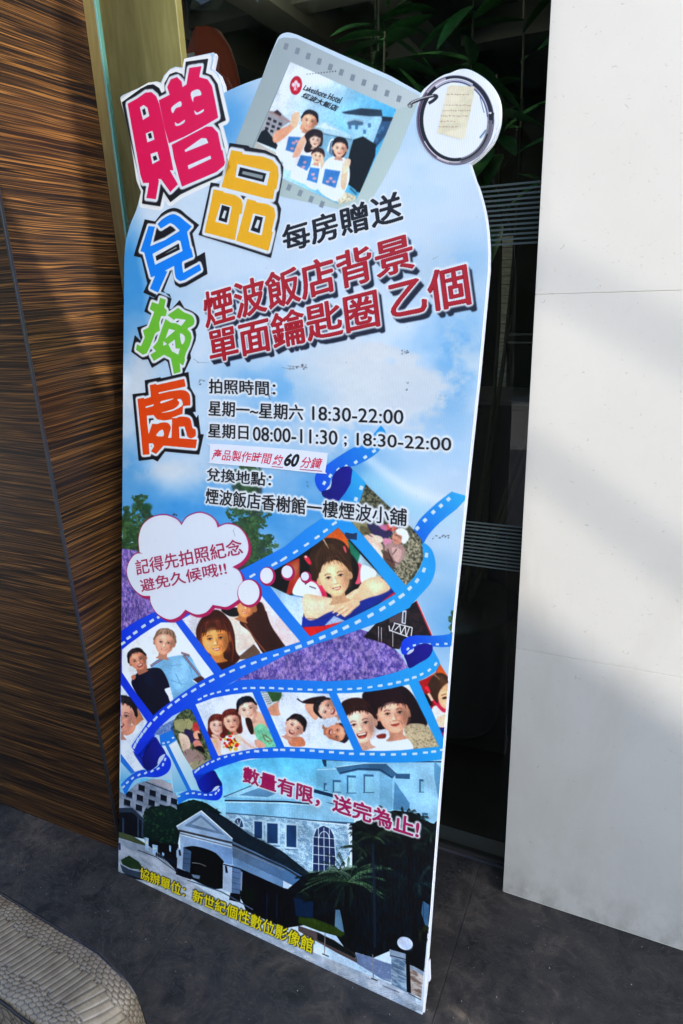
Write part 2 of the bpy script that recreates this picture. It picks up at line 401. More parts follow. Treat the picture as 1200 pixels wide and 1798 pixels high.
prism('tall_blocker', P2([(-1.18, -.6), (-.235, -.6), (-.235, 2.13), (-.9, 2.13), (-1.18, 2.05)]), y1 + .0045, y1 - .045, BLOCK_GREY, hs)  # added tall block that keeps the sign out of the sun
prism('peak_blocker', P2([(-.60, 2.131), (-.50, 2.55), (-.42, 2.9), (-.40, 3.5), (-.385, 3.5), (-.37, 2.131)]), y1 + .003, y1 - .04, BLOCK_GREY, hs)  # added peak that cuts the sun patch on the veneer panel
for (xa, za), (xb, zb) in (((-.18, 1.458), (.052, 1.329)), ((-.193, 1.123), (.099, .924))):  # thin cables added out of view to cast soft shade bands on the wall
    m_ = (zb - za) / (xb - xa); cab_ = tube('shade_cable', [up_sun(x, za + m_ * (x - xa)) - Vector((0, .5 * 0, 0)) for x in (-.6, -.2, .4, 1.0, 1.8)], .007, DARK, n=6)
    tag(cab_, 'thin unseen cable added above the viewer to cast a soft shade band' if za > 1.3 else 'lower thin unseen cable added to cast a second soft shade band', 'cable')
# tall dark hedge added out of view to darken what the glass mirrors
def hedge():
    bm = bmesh.new(); r = random.Random(2); nx, nz = 60, 26; x0_, x1_, h = -15.0, .5, 5.3; V = []
    for i in range(nx + 1):
        row = []
        for j in range(nz + 1):
            row.append(bm.verts.new((x0_ + (x1_ - x0_) * i / nx + r.uniform(-.1, .1), -6.5 + r.uniform(-.3, .3) - (.5 if j == nz else 0), -.03 + h * j / nz + (r.uniform(-.3, .3) if j else 0))))
        V.append(row)
    for i in range(nx):
        for j in range(nz): bm.faces.new((V[i][j], V[i][j + 1], V[i + 1][j + 1], V[i + 1][j]))
    for i in range(nx):
        a = bm.verts.new(V[i][nz].co + Vector((0, -1.2, -.1))); b = bm.verts.new(V[i + 1][nz].co + Vector((0, -1.2, -.1))); c = bm.verts.new((b.co.x, b.co.y, -.03)); d = bm.verts.new((a.co.x, a.co.y, -.03))
        bm.faces.new((V[i][nz], a, b, V[i + 1][nz])); bm.faces.new((a, d, c, b))
    return bm
HG = NM('hedge_foliage', Roughness=.8); HG.base(HG.ramp(HG.noise(HG.coords(), 5, 6, .7), [(.4, (.006, .014, .006)), (.6, (.03, .06, .02))]))
hd = bm_obj('added_hedge', hedge(), HG.m); tag(hd, 'unseen dark green hedge added behind the viewer to darken the glass reflections', 'hedge')
low = box('garden_wall', b_.x + .03, b_.x + 6, y0, y1, -.03, 1.6, flat('garden_render', (.12, .12, .11), .9))
tag(low, 'low rendered garden wall beyond the added shade blocks', 'wall')
# ------------------------------------------------------------------ the leaning sign: its plane, and the map from artwork coordinates to metres on the board
def cam_ray(p): return ROT @ np.array([p[0] - CX, p[1] - CY, F])
def on_floor(p):
    d = cam_ray(p); return d * (-CAMZ / d[2]) + [0, 0, CAMZ]
B0 = on_floor((208, 1530)); B1 = on_floor((742, 1782))
BW = (B1 - B0) / np.linalg.norm(B1 - B0)
_n = np.array([-BW[1], BW[0], 0]); LEAN = math.radians(12)
BU = np.array([0, 0, 1]) * math.cos(LEAN) + _n * math.sin(LEAN)
BN = np.cross(BW, BU)                                  # faces the viewer
if BN[1] > 0: BN = -BN
_E = np.array([0, 0, CAMZ])
def PB(pts):
    """artwork coordinates -> (u, v) metres on the sign"""
    a = np.atleast_2d(np.asarray(pts, dtype=np.float64))
    d = np.stack([a[:, 0] - CX, a[:, 1] - CY, np.full(len(a), F)], 1) @ ROT.T
    t = ((B0 - _E) @ BN) / (d @ BN)
    P = _E + d * t[:, None] - B0
    return np.stack([P @ BW, P @ BU], 1)
RES = 0.0008; U0, V1 = -0.03, 1.995
CW, CH = int(0.95 / RES), int(2.01 / RES)
def C(pts): 
    q = PB(pts); return np.stack([(q[:, 0] - U0) / RES, (V1 - q[:, 1]) / RES], 1)
CAN = np.ones((CH, CW, 3), dtype=np.float32)
rng = np.random.default_rng(5)
def T(x0, y0, s):
    return lambda pts: [(x0 + x / s, y0 + y / s) for x, y in pts]
def sm(pts, n=6, closed=True):
    p = np.asarray(pts, dtype=float); N = len(p); out = []
    for i in range(N if closed else N - 1):
        p0, p1, p2, p3 = (p[(i - 1) % N], p[i], p[(i + 1) % N], p[(i + 2) % N]) if closed else (p[max(i - 1, 0)], p[i], p[i + 1], p[min(i + 2, N - 1)])
        for k in range(n):
            t = k / n
            out.append(.5 * (2 * p1 + (p2 - p0) * t + (2 * p0 - 5 * p1 + 4 * p2 - p3) * t * t + (3 * p1 - p0 - 3 * p2 + p3) * t ** 3))
    if not closed: out.append(p[-1])
    return [tuple(q) for q in out]
def ell(cx, cy, rx, ry, rot=0, n=28):
    c, s = math.cos(math.radians(rot)), math.sin(math.radians(rot))
    return [(cx + rx * math.cos(a) * c - ry * math.sin(a) * s, cy + rx * math.cos(a) * s + ry * math.sin(a) * c) for a in np.linspace(0, 2 * math.pi, n, endpoint=False)]
SS = 3
def raster(loops, pad=0):
    """coverage mask (even-odd) of closed loops given in canvas pixels"""
    lo = np.min([l.min(0) for l in loops], 0); hi = np.max([l.max(0) for l in loops], 0)
    x0, y0 = max(0, int(lo[0]) - 1 - pad), max(0, int(lo[1]) - 1 - pad); x1, y1 = min(CW, int(hi[0]) + 2 + pad), min(CH, int(hi[1]) + 2 + pad)
    w, h = x1 - x0, y1 - y0
    if w <= 0 or h <= 0: return None
    acc = np.zeros((h * SS, w * SS + 1), dtype=np.int32)
    A = np.concatenate(loops); Bq = np.concatenate([np.roll(l, -1, 0) for l in loops])
    A = (A - [x0, y0]) * SS; Bq = (Bq - [x0, y0]) * SS
    sw = A[:, 1] > Bq[:, 1]; A2 = np.where(sw[:, None], Bq, A); B2 = np.where(sw[:, None], A, Bq)
    r0 = np.clip(np.ceil(A2[:, 1] - .5), 0, h * SS).astype(int); r1 = np.clip(np.ceil(B2[:, 1] - .5), 0, h * SS).astype(int)
    cnt = r1 - r0; k = cnt > 0
    if not k.any(): return None
    A2, B2, r0, cnt = A2[k], B2[k], r0[k], cnt[k]
    idx = np.repeat(np.arange(len(cnt)), cnt); rows = np.arange(cnt.sum()) - np.repeat(np.cumsum(cnt) - cnt, cnt) + r0[idx]
    t = (rows + .5 - A2[idx, 1]) / (B2[idx, 1] - A2[idx, 1]); xs = A2[idx, 0] + t * (B2[idx, 0] - A2[idx, 0])
    xi = np.clip(np.ceil(xs - .5), 0, w * SS).astype(int)
    np.add.at(acc, (rows, xi), 1)
    ins = (np.cumsum(acc, 1)[:, :-1] & 1).astype(np.float32)
    return ins.reshape(h, SS, w, SS).mean((1, 3)), x0, y0
def boxblur(a, r):
    r = int(r)
    if r < 1: return a
    for ax in (0, 1):
        for _ in range(2):
            pad = [(0, 0)] * a.ndim; pad[ax] = (r + 1, r)
            c = np.cumsum(np.pad(a, pad, mode='edge'), ax, dtype=np.float64)
            n = a.shape[ax]
            hi = np.take(c, np.arange(2 * r + 1, 2 * r + 1 + n), ax); lo_ = np.take(c, np.arange(0, n), ax)
            a = ((hi - lo_) / (2 * r + 1)).astype(np.float32)
    return a
def dilate(m, r):
    H, W = m.shape; b = (m > .5); out = np.zeros_like(b); r = float(r)
    cs = np.cumsum(np.pad(b.astype(np.int32), ((0, 0), (1, 0))), 1)
    ix = np.arange(W)
    for dy in range(-int(r), int(r) + 1):
        hw = int(round(math.sqrt(r * r - dy * dy)))
        hx = cs[:, np.minimum(W, ix + hw + 1)] - cs[:, np.maximum(0, ix - hw)] > 0
        if dy >= 0: out[dy:] |= hx[:H - dy]
        else: out[:dy] |= hx[-dy:]
    return boxblur(out.astype(np.float32), 1) if r > 2 else out.astype(np.float32)
def apply(m, x0, y0, col, a=1.0):
    h, w = m.shape; sl = CAN[y0:y0 + h, x0:x0 + w]
    if callable(col): col = col(x0, y0, w, h)
    elif not (isinstance(col, np.ndarray) and col.ndim == 3): col = np.asarray(col, dtype=np.float32) / 255
    mm = (m * a)[..., None]
    sl[...] = sl * (1 - mm) + col * mm
def fill(pts, col, a=1.0, soft=0, holes=()):
    """paint a shape traced in artwork coordinates; soft in artwork px"""
    sp = int(round(soft * 1.6 / RES / 1000)) if soft else 0
    r = raster([C(pts)] + [C(h) for h in holes], pad=sp * 3)
    if r is None: return
    m, x0, y0 = r
    if sp: m = boxblur(m, sp)
    apply(m, x0, y0, col, a)
def stroke_loops(pts, w0, w1=None):
    p = np.asarray(pts, float); w1 = w0 if w1 is None else w1
    d = np.gradient(p, axis=0); L = np.hypot(d[:, 0], d[:, 1]) + 1e-9; nn = np.stack([-d[:, 1], d[:, 0]], 1) / L[:, None]
    w = np.linspace(w0, w1, len(p))[:, None] / 2
    return [tuple(q) for q in np.concatenate([p + nn * w, (p - nn * w)[::-1]])]
def line(pts, col, w0, w1=None, a=1.0, soft=0): fill(stroke_loops(pts, w0, w1), col, a, soft)
def lingrad(p0, c0, p1, c1):
    q0, q1 = C([p0])[0], C([p1])[0]; d = q1 - q0; L2 = d @ d
    c0 = np.asarray(c0, np.float32) / 255; c1 = np.asarray(c1, np.float32) / 255
    def f(x0, y0, w, h):
        X, Y = np.meshgrid(np.arange(x0, x0 + w), np.arange(y0, y0 + h))
        t = np.clip(((X - q0[0]) * d[0] + (Y - q0[1]) * d[1]) / L2, 0, 1)[..., None].astype(np.float32)
        return c0 * (1 - t) + c1 * t
    return f
def upnoise(h, w, cy, cx, seed):
    r = np.random.default_rng(seed); gh, gw = max(2, int(h / cy) + 3), max(2, int(w / cx) + 3)
    g = r.random((gh, gw)).astype(np.float32)
    y = np.arange(h) / cy; x = np.arange(w) / cx; yi = y.astype(int); xi = x.astype(int); fy = (y - yi)[:, None]; fx = (x - xi)[None]
    fy = fy * fy * (3 - 2 * fy); fx = fx * fx * (3 - 2 * fx)
    a = g[yi][:, xi]; b = g[yi][:, xi + 1]; c = g[yi + 1][:, xi]; d = g[yi + 1][:, xi + 1]
    return (a * (1 - fy) + c * fy) * (1 - fx) + (b * (1 - fy) + d * fy) * fx
def fbm(h, w, cell, seed, oct=5, asp=1.0, gain=.55):
    s = np.zeros((h, w), np.float32); A = 1; tot = 0
    for o in range(oct):
        if cell < 1.2: break
        s += A * upnoise(h, w, cell, cell * asp, seed + o * 17); tot += A; A *= gain; cell /= 2
    return s / tot
def noisy(c0, c1, cell=8, seed=1, asp=1.0, lo=.35, hi=.65, c2=None):
    """colour function: noise between colours; cell in canvas px"""
    c0 = np.asarray(c0, np.float32) / 255; c1 = np.asarray(c1, np.float32) / 255
    def f(x0, y0, w, h):
        n = np.clip((fbm(h, w, cell, seed + x0 * 3 + y0, 4, asp) - lo) / (hi - lo), 0, 1)[..., None]
        out = c0 * (1 - n) + c1 * n
        if c2 is not None:
            k = (np.random.default_rng(seed + 9).random((h, w, 1)) < .05).astype(np.float32); k = np.maximum(k, np.roll(k, 1, 0)); out = out * (1 - k) + np.asarray(c2, np.float32) / 255 * k
        return out
    return f

def photo_finish(poly, seed, amt=.07, bl=1):
    """make a painted picture read as a photograph: soft focus, grain, uneven tone"""
    m, x0, y0 = raster([C(poly)]); h, w = m.shape; sl = CAN[y0:y0 + h, x0:x0 + w]
    t = boxblur(sl.copy(), bl); t = t * .8 + sl * .2
    tone = 1 + (fbm(h, w, 46, seed, 4) - .5)[..., None] * .34; grain = 1 + (upnoise(h, w, 2.2, 2.2, seed + 4) - .5)[..., None] * amt * 2
    t = np.clip(t * tone * grain, 0, 1); t = np.clip((t - .48) * 1.18 + .48, 0, 1); sl[...] = sl * (1 - m[..., None]) + t * m[..., None]

# ---- glyphs: turned into triangles once, placed on a quadrilateral of the artwork
def glyph_tris(s, shear=0.0, bold=0.0):
    c = bpy.data.curves.new('print_text', 'FONT'); c.body = s; c.shear = shear; c.offset = bold; c.resolution_u = 3
    o = bpy.data.objects.new('print_text', c); COL.objects.link(o)
    dg = bpy.context.evaluated_depsgraph_get(); dg.update()
    me = bpy.data.meshes.new_from_object(o.evaluated_get(dg))
    V = np.array([v.co[:2] for v in me.vertices]); Fc = [tuple(p.vertices) for p in me.polygons]
    bpy.data.objects.remove(o); bpy.data.curves.remove(c); bpy.data.meshes.remove(me)
    return V, Fc
def quad_map(V, quad, bb=None):
    q = PB(quad); lo, hi = (V.min(0), V.max(0)) if bb is None else bb
    t = (V - lo) / (hi - lo); x, y = t[:, :1], t[:, 1:]                    # quad: TL TR BR BL
    return (q[3] * (1 - x) + q[2] * x) * (1 - y) + (q[0] * (1 - x) + q[1] * x) * y
def text_mask(Q, Fc, pad=0):
    c = np.stack([(Q[:, 0] - U0) / RES, (V1 - Q[:, 1]) / RES], 1)
    return raster([c[list(f)] for f in Fc], pad)
# ------------------------------------------------------------------ background photograph printed on the sign: sky, trees, lavender
def sky_base():
    Y, X = np.mgrid[0:CH, 0:CW].astype(np.float32); u = X / CW; v = Y / CH
    top = np.array([188, 213, 243], np.float32); blu = np.array([54, 142, 220], np.float32); wht = np.array([214, 226, 246], np.float32); cy = np.array([130, 200, 240], np.float32)
    n1 = fbm(CH, CW, 330, 3, 6, 1.3); n2 = fbm(CH, CW, 130, 8, 5, 1.8)
    base = top[None, None] * np.ones((CH, CW, 1), np.float32)
    # blue openings: left middle, right middle, lower left
    def blob(cx, cy_, rx, ry):
        q = C([(cx, cy_)])[0]; sx = rx / RES / 1000 * 1.5; sy = ry / RES / 1000 * 1.5
        return np.exp(-(((X - q[0]) / sx) ** 2 + ((Y - q[1]) / sy) ** 2))
    k = 1.0 * blob(225, 575, 60, 75) + .9 * blob(225, 470, 30, 80) + .8 * blob(395, 215, 60, 60) + .8 * blob(800, 650, 60, 70) + .45 * blob(560, 700, 120, 50) \
        + .75 * blob(225, 760, 60, 90) + 1.1 * blob(330, 900, 170, 70) + .9 * blob(560, 900, 110, 80) + .5 * blob(800, 1080, 60, 70) + .35 * blob(430, 660, 80, 30) + .35 * blob(770, 470, 80, 30) + .5 * blob(640, 830, 60, 30)
    k = np.clip(k * (1.75 - 1.6 * n1) * 1.1 + (n2 - .5) * .5, 0, 1)[..., None]
    out = base * (1 - k) + blu * k
    w = np.clip((n1 - .50) * 5 * (1.1 - k[..., 0]), 0, 1) * (.35 + .65 * blob(690, 640, 200, 110) + .7 * blob(740, 740, 160, 60) + .5 * blob(250, 690, 60, 60) + .5 * blob(300, 820, 90, 26))
    w = np.clip(w, 0, 1)[..., None]; out = out * (1 - w) + wht * w
    n3 = fbm(CH, CW, 150, 61, 7, 1.25, .60); zone = blob(720, 660, 120, 80) + .9 * blob(700, 760, 150, 50) + .8 * blob(245, 640, 45, 60) + .7 * blob(300, 825, 110, 22) + .5 * blob(560, 640, 130, 40) + .5 * blob(760, 470, 90, 50)
    c_ = np.clip((n3 - .46) * 9, 0, 1) * np.clip(zone, 0, 1) * .85; c_ = c_[..., None]; hl_ = np.clip(np.roll(n3, 9, 0) - n3 + .5, 0, 1)[..., None]; out = out * (1 - c_) + (np.array([222, 232, 248], np.float32) * (.80 + .24 * hl_)) * c_
    g = np.clip((fbm(CH, CW, 260, 41, 5, 1.5) - .5) * 3, 0, 1)[..., None] * .35; out = out * (1 - g) + np.array([172, 190, 216], np.float32) * g
    return out / 255
CAN[:] = sky_base()
# light swirl right of the middle
for c_, r_, a_ in (((700, 850), (70, 26), .5), ((760, 1010), (70, 8), .6), ((770, 960), (60, 7), .5), ((560, 925), (60, 5), .35), ((560, 945), (60, 4), .3)):
    fill(ell(*c_, *r_, 12), (226, 238, 250), a_, 12)
line(sm([(640, 835), (700, 880), (760, 905), (815, 915)], closed=False), (120, 205, 240), 26, 14, .55, 10)
line(sm([(640, 800), (720, 860), (790, 880), (820, 885)], closed=False), (232, 242, 252), 12, 5, .7, 5)

def tree(cx, cy, w, h, seed, dark=(24, 52, 34), lite=(70, 112, 62), n=260):
    r = random.Random(seed)
    for k in range(n):
        t = r.random(); yy = cy - h / 2 + h * t; ww = w * .5 * (math.sin(math.pi * min(1, .12 + t * .88)) ** .6) * (.6 + .4 * math.sin(t * 19 + seed))
        xx = cx + r.uniform(-1, 1) * ww; s = r.uniform(1.4, 4.6)
        kk = r.random() ** 1.5; c = [a + (b - a) * kk for a, b in zip(dark, lite)]
        fill([(xx + s * r.uniform(.6, 1.2) * math.cos(a + r.random()), yy + s * .8 * math.sin(a + r.random())) for a in (0, 1.1, 2.3, 3.4, 4.6, 5.5)], c, .8)
def tree_core(cx, cy, w, h, seed, col=(30, 58, 40)):
    r = random.Random(seed)
    for k in range(16): fill(ell(cx + r.uniform(-.3, .3) * w, cy + r.uniform(-.38, .42) * h, w * r.uniform(.12, .24), h * r.uniform(.06, .13), 0, 12), [v * r.uniform(.8, 1.3) for v in col], .85, 1.5)
def lavender(poly, seed):
    fill(poly, noisy((70, 62, 140), (146, 126, 190), 9, seed, .8, c2=(176, 160, 214)))
    r = random.Random(seed); q = np.array(poly); lo, hi = q.min(0), q.max(0)
    m, x0, y0 = raster([C(poly)]); keep = CAN[y0:y0 + m.shape[0], x0:x0 + m.shape[1]].copy()
    for k in range(int((hi[0] - lo[0]) * (hi[1] - lo[1]) / 14)):
        x, y = r.uniform(lo[0], hi[0]), r.uniform(lo[1], hi[1]); l = r.uniform(3, 8)
        c = r.choice([(70, 48, 140), (96, 72, 168), (150, 120, 205), (178, 152, 225), (54, 44, 120), (60, 80, 110)])
        line([(x, y), (x + r.uniform(-.6, .8), y - l)], c, 1.3, .5, .75)
        if k > 1500: break
    now = CAN[y0:y0 + m.shape[0], x0:x0 + m.shape[1]]; now[...] = keep * (1 - m[..., None]) + now * m[..., None]
for a in ((246, 930, 46, 110, 2), (222, 955, 34, 110, 3), (232, 990, 64, 50, 4), (436, 905, 66, 150, 5), (440, 965, 84, 80, 6)): tree_core(*a)
tree(246, 930, 50, 120, 2, n=420); tree(222, 950, 34, 120, 3, n=320); tree(232, 985, 70, 60, 4, n=320); tree(436, 905, 80, 190, 5, n=900); tree(440, 955, 92, 90, 6, n=520); tree(474, 965, 26, 50, 7, n=120); tree(797, 1096, 24, 44, 8, n=120); tree(440, 830, 40, 60, 21, n=150)
LAV1 = [(205, 962), (240, 966), (262, 1000), (300, 1060), (330, 1062), (277, 1080), (205, 1112)]
LAV2 = [(410, 1198), (470, 1155), (560, 1118), (620, 1100), (655, 1112), (690, 1136), (704, 1150), (720, 1176), (693, 1186), (650, 1196), (575, 1200), (500, 1198)]
def clipfill(poly, fn):
    m, x0, y0 = raster([C(poly)]); h, w = m.shape; keep = CAN.copy(); fn(); mm = np.zeros((CH, CW, 1), np.float32); mm[y0:y0 + h, x0:x0 + w, 0] = m
    CAN[:] = keep * (1 - mm) + CAN * mm
clipfill(LAV1, lambda: lavender(LAV1, 3)); clipfill(LAV2, lambda: lavender(LAV2, 9))
# dark cottage behind the lavender
R5 = T(660, 1040, 5.994)
fill(R5([(430, 90), (585, 455), (480, 470), (300, 490), (250, 600), (180, 590), (100, 540), (-130, 470), (0, 330), (200, 240)]), noisy((14, 9, 16), (40, 24, 34), 9, 5))
line(R5([(430, 92), (590, 455)]), (190, 40, 60), 2.2); line(R5([(440, 92), (600, 455)]), (225, 200, 215), .9)
fill(R5([(280, 190), (325, 190), (315, 340), (270, 325)]), (195, 205, 225)); fill(R5([(295, 210), (312, 210), (305, 320), (288, 318)]), (30, 30, 50))
fill(R5([(140, 280), (265, 210), (270, 330), (200, 310), (150, 320)]), (72, 60, 72))
for a, b in (((190, 322), (385, 372)), ((150, 400), (370, 480)), ((385, 372), (370, 480)), ((140, 350), (150, 410)), ((200, 330), (170, 400)), ((200, 400), (255, 345)), ((255, 345), (265, 440)), ((265, 440), (310, 355)), ((310, 355), (320, 465)), ((320, 465), (355, 370))):
    line(R5([a, b]), (215, 225, 240), 1.9)
for x in (30, 60, 180): line(R5([(x, 350 + x * .3), (x, 500 + x * .4)]), (205, 200, 215), 1.2)

# ------------------------------------------------------------------ hotel forecourt photograph at the foot
ZL = T(200, 1320, 4); ZR = T(480, 1320, 3.75)
fill(ZL([(30, 200), (1200, 20), (2400, 40), (2400, 400), (1100, 480), (30, 420)]), lingrad((300, 1330), (78, 176, 226), (330, 1440), (150, 205, 236)))
fill(ZR([(280, 60), (1130, 40), (1130, 500), (280, 300)]), lingrad((560, 1330), (88, 170, 216), (600, 1440), (150, 200, 230)))
# left hotel wing
fill(ZL([(30, 260), (90, 240), (230, 205), (310, 180), (415, 230), (445, 320), (440, 420), (200, 480), (30, 430)]), noisy((112, 128, 152), (138, 152, 176), 20, 3))
fill(ZL([(230, 205), (310, 182), (415, 232), (412, 275), (300, 225)]), (150, 152, 166)); line(ZL([(225, 212), (415, 285)]), (38, 46, 62), 1.6)
for x, y in ((110, 300), (197, 255), (275, 292), (352, 325), (425, 350), (95, 358), (185, 325), (267, 360), (345, 395), (178, 395), (250, 425)):
    fill(ZL([(x - 22, y - 28), (x + 22, y - 14), (x + 20, y + 26), (x - 24, y + 12)]), (22, 28, 42)); fill(ZL([(x - 28, y + 12), (x + 24, y + 26), (x + 24, y + 34), (x - 28, y + 20)]), (90, 104, 128))
fill(ZL([(30, 395), (130, 392), (212, 470), (212, 500), (130, 425), (40, 425)]), (44, 58, 78)); fill(ZL([(30, 425), (130, 425), (212, 500), (212, 612), (30, 575)]), (10, 20, 30))
for x in (60, 165, 195): fill(ZL([(x, 460), (x + 13, 470), (x + 13, 600), (x, 595)]), (50, 66, 88))
def leafblob(poly, seed, dark, lite, n, s0=1.0, s1=3.0):
    fill(poly, dark); q = np.array(poly); lo, hi = q.min(0), q.max(0); r = random.Random(seed)
    def go():
        for k in range(n):
            x, y, s = r.uniform(lo[0] - 3, hi[0] + 3), r.uniform(lo[1] - 3, hi[1] + 3), r.uniform(s0, s1)
            kk = r.random() ** 2; c = [a + (b - a) * kk for a, b in zip(dark, lite)]
            fill([(x + s * math.cos(a + r.random()), y + s * .7 * math.sin(a + r.random())) for a in (0, 1.2, 2.5, 3.7, 5)], c, .8)
    clipfill([(a + r.uniform(-1, 1), b + r.uniform(-1, 1)) for a, b in sm(poly, 5)], go)
leafblob(ZL([(440, 370), (560, 335), (650, 360), (760, 430), (600, 470), (460, 560)]), 4, (14, 34, 32), (52, 88, 62), 150)
leafblob(ZL([(212, 420), (260, 385), (400, 380), (470, 420), (470, 540), (450, 650), (330, 660), (212, 600)]), 5, (14, 36, 34), (58, 96, 62), 260)
fill(ZL([(215, 600), (330, 640), (455, 650), (455, 850), (230, 690)]), (9, 16, 22))
# drive and paving
fill(ZL([(30, 560), (230, 650), (330, 720), (450, 850), (900, 1150), (1200, 1320), (2400, 1900), (1100, 1500), (30, 905)]), noisy((128, 146, 172), (160, 176, 200), 26, 6, 3))
fill(ZL([(30, 560), (130, 590), (250, 660), (230, 665), (30, 600)]), (70, 84, 60)); line(ZL([(170, 690), (300, 740), (450, 850)]), (30, 34, 44), 1.2)
for x, y, w, h in ((220, 600, 26, 100), (272, 650, 38, 70), (340, 705, 16, 50), (390, 655, 14, 50), (440, 690, 30, 60)):
    fill(ZL([(x, y), (x + w, y + 8), (x + w - 3, y + h), (x, y + h - 8)]), (140, 180, 220)); fill(ZL([(x + 5, y + 20), (x + w - 6, y + 26), (x + w - 6, y + h * .5), (x + 5, y + h * .5 - 5)]), (190, 200, 190))
for k in range(12):  # small parked scooters and people by the drive: tiny dark and pale dabs
    x, y = 300 + k * 13, 720 + k * 6; fill(ZL(ell(x, y, 6, 16)), (20, 30, 48))
fill(ZL([(50, 760), (110, 728), (190, 790), (200, 830), (120, 820), (60, 790)]), (40, 60, 34)); leafblob(ZL([(60, 755), (110, 730), (180, 775), (190, 815), (90, 800)]), 8, (34, 56, 34), (86, 104, 50), 50, .6, 1.6)
fill(ZL([(45, 785), (110, 825), (205, 835), (190, 900), (110, 880), (60, 840)]), (52, 66, 88)); line(ZL([(48, 788), (110, 822), (190, 842)]), (140, 160, 195), 1.6)
fill(ZL([(35, 640), (48, 640), (50, 690), (36, 690)]), (30, 50, 100))
fill(ZL([(30, 840), (68, 850), (60, 885), (30, 900)]), (150, 170, 190)); fill(ZL([(60, 850), (230, 905), (200, 915), (100, 890)]), (22, 28, 40))
# fan-laid paving setts along the bottom edge
def paving():
    r = random.Random(5)
    for k in range(46):
        cx, cy = 100 + k * 46, 960 + k * 20
        for j in range(5):
            rr = 26 + j * 22
            line(ZL([(cx + rr * math.cos(a), cy + rr * .62 * math.sin(a)) for a in np.linspace(2.5, 4.6, 12)]), (96, 112, 140), .9, .9, .55)
PAVE = ZL([(30, 880), (230, 905), (480, 1000), (900, 1190), (1180, 1320), (2120, 1700), (2120, 1840), (30, 905)])
clipfill(PAVE, lambda: (fill(PAVE, noisy((140, 158, 184), (170, 184, 206), 14, 8, 2)), paving()))
# main building: stone wall, gable, windows
fill(ZL([(785, 430), (1200, 470), (1640, 520), (1660, 720), (1500, 900), (1330, 860), (1190, 700), (960, 590), (790, 470)]), noisy((112, 150, 184), (164, 196, 222), 8, 4, 1.6, c2=(70, 100, 136)))
fill(ZL([(775, 315), (1020, 220), (1200, 235), (1480, 300), (1625, 380), (1640, 470), (790, 430), (785, 345)]), lingrad((400, 1400), (112, 172, 212), (610, 1420), (130, 184, 222)))
fill(ZL([(775, 312), (1010, 222), (1200, 240), (1400, 330), (1060, 330), (860, 320)]), (140, 190, 222)); fill(ZL([(880, 305), (1030, 250), (1150, 290), (1080, 318)]), (84, 128, 168)); line(ZL([(772, 318), (1025, 215)]), (30, 54, 84), 1.4)
line(ZL([(780, 343), (1200, 350), (1620, 385)]), (20, 44, 72), 3); line(ZL([(785, 352), (1200, 360), (1620, 396)]), (180, 214, 236), 2)
line(ZL([(788, 430), (1200, 462), (1640, 505)]), (60, 92, 126), 2.2)
fill(ZR([(0, 355), (540, 390), (530, 470), (0, 425)]), (130, 182, 218)); line(ZR([(0, 428), (290, 455), (540, 470)]), (52, 84, 116), 2)
def stonework():
    r = random.Random(9)
    for k in range(900):
        x = r.uniform(785, 1650); y = 445 + (x - 785) * .05 + r.uniform(0, 42) * 9; y = round(y / 9) * 9 + (x - 785) * .06; w = r.uniform(8, 24)
        v = r.choice([-34, -18, 10, 22, 34]); fill(ZL([(x, y), (x + w, y + 1), (x + w, y + 7), (x, y + 6)]), (138 + v, 172 + v, 204 + v), .6)
WALLP = ZL([(790, 440), (1200, 474), (1640, 524), (1660, 720), (1500, 900), (1330, 860), (1190, 700), (960, 590), (790, 470)])
clipfill(WALLP, stonework)
for k in range(46): x = 790 + k * 18.5; line(ZL([(x, 366 + k * .8), (x + 1, 428 + k * 1.5)]), (92, 148, 190), .5, .5, .5)
def window(P, x0, y0, x1, y1, sk=0):
    fill(P([(x0 - 12, y0 - 12), (x1 + 12, y0 - 12 + sk), (x1 + 12, y1 + 14 + sk), (x0 - 12, y1 + 12)]), (160, 190, 216)); fill(P([(x0, y0), (x1, y0 + sk), (x1, y1 + sk), (x0, y1)]), (34, 62, 104)); line(P([(x0 - 12, y1 + 16), (x1 + 14, y1 + 18 + sk)]), (50, 74, 104), 1)
window(ZL, 988, 488, 1042, 605, 4); window(ZL, 1096, 500, 1156, 640, 4); window(ZR, 88, 482, 152, 625, 4); window(ZR, -40, 470, 30, 600, 4)
fill(ZL(sm([(838, 525), (845, 470), (878, 452), (908, 478), (918, 548)])), (160, 190, 216)); fill(ZL(sm([(850, 515), (855, 480), (880, 466), (900, 488), (906, 530)])), (40, 66, 104))
for a in (-.9, -.3, .3): line(ZL([(880, 525), (880 + 45 * math.sin(a), 525 - 50 * math.cos(a))]), (200, 220, 236), 1)
AW = ZR([(262, 790), (266, 560), (285, 510), (330, 487), (375, 505), (398, 550), (410, 700), (405, 800)])
fill([(x + (x - 570) * .09, y + (y - 1490) * .03) for x, y in AW], (176, 202, 224)); fill(AW, (34, 52, 92))
for k in range(1, 4): line(ZR([(262 + k * 36, 500), (264 + k * 36, 800)]), (205, 222, 238), 1.1)
for y in (560, 618, 676, 735): line(ZR([(264, y), (408, y + 14)]), (205, 222, 238), 1.1)
line(ZR(sm([(300, 570), (310, 540), (335, 525), (360, 540), (370, 575)], closed=False)), (205, 222, 238), 1.1)
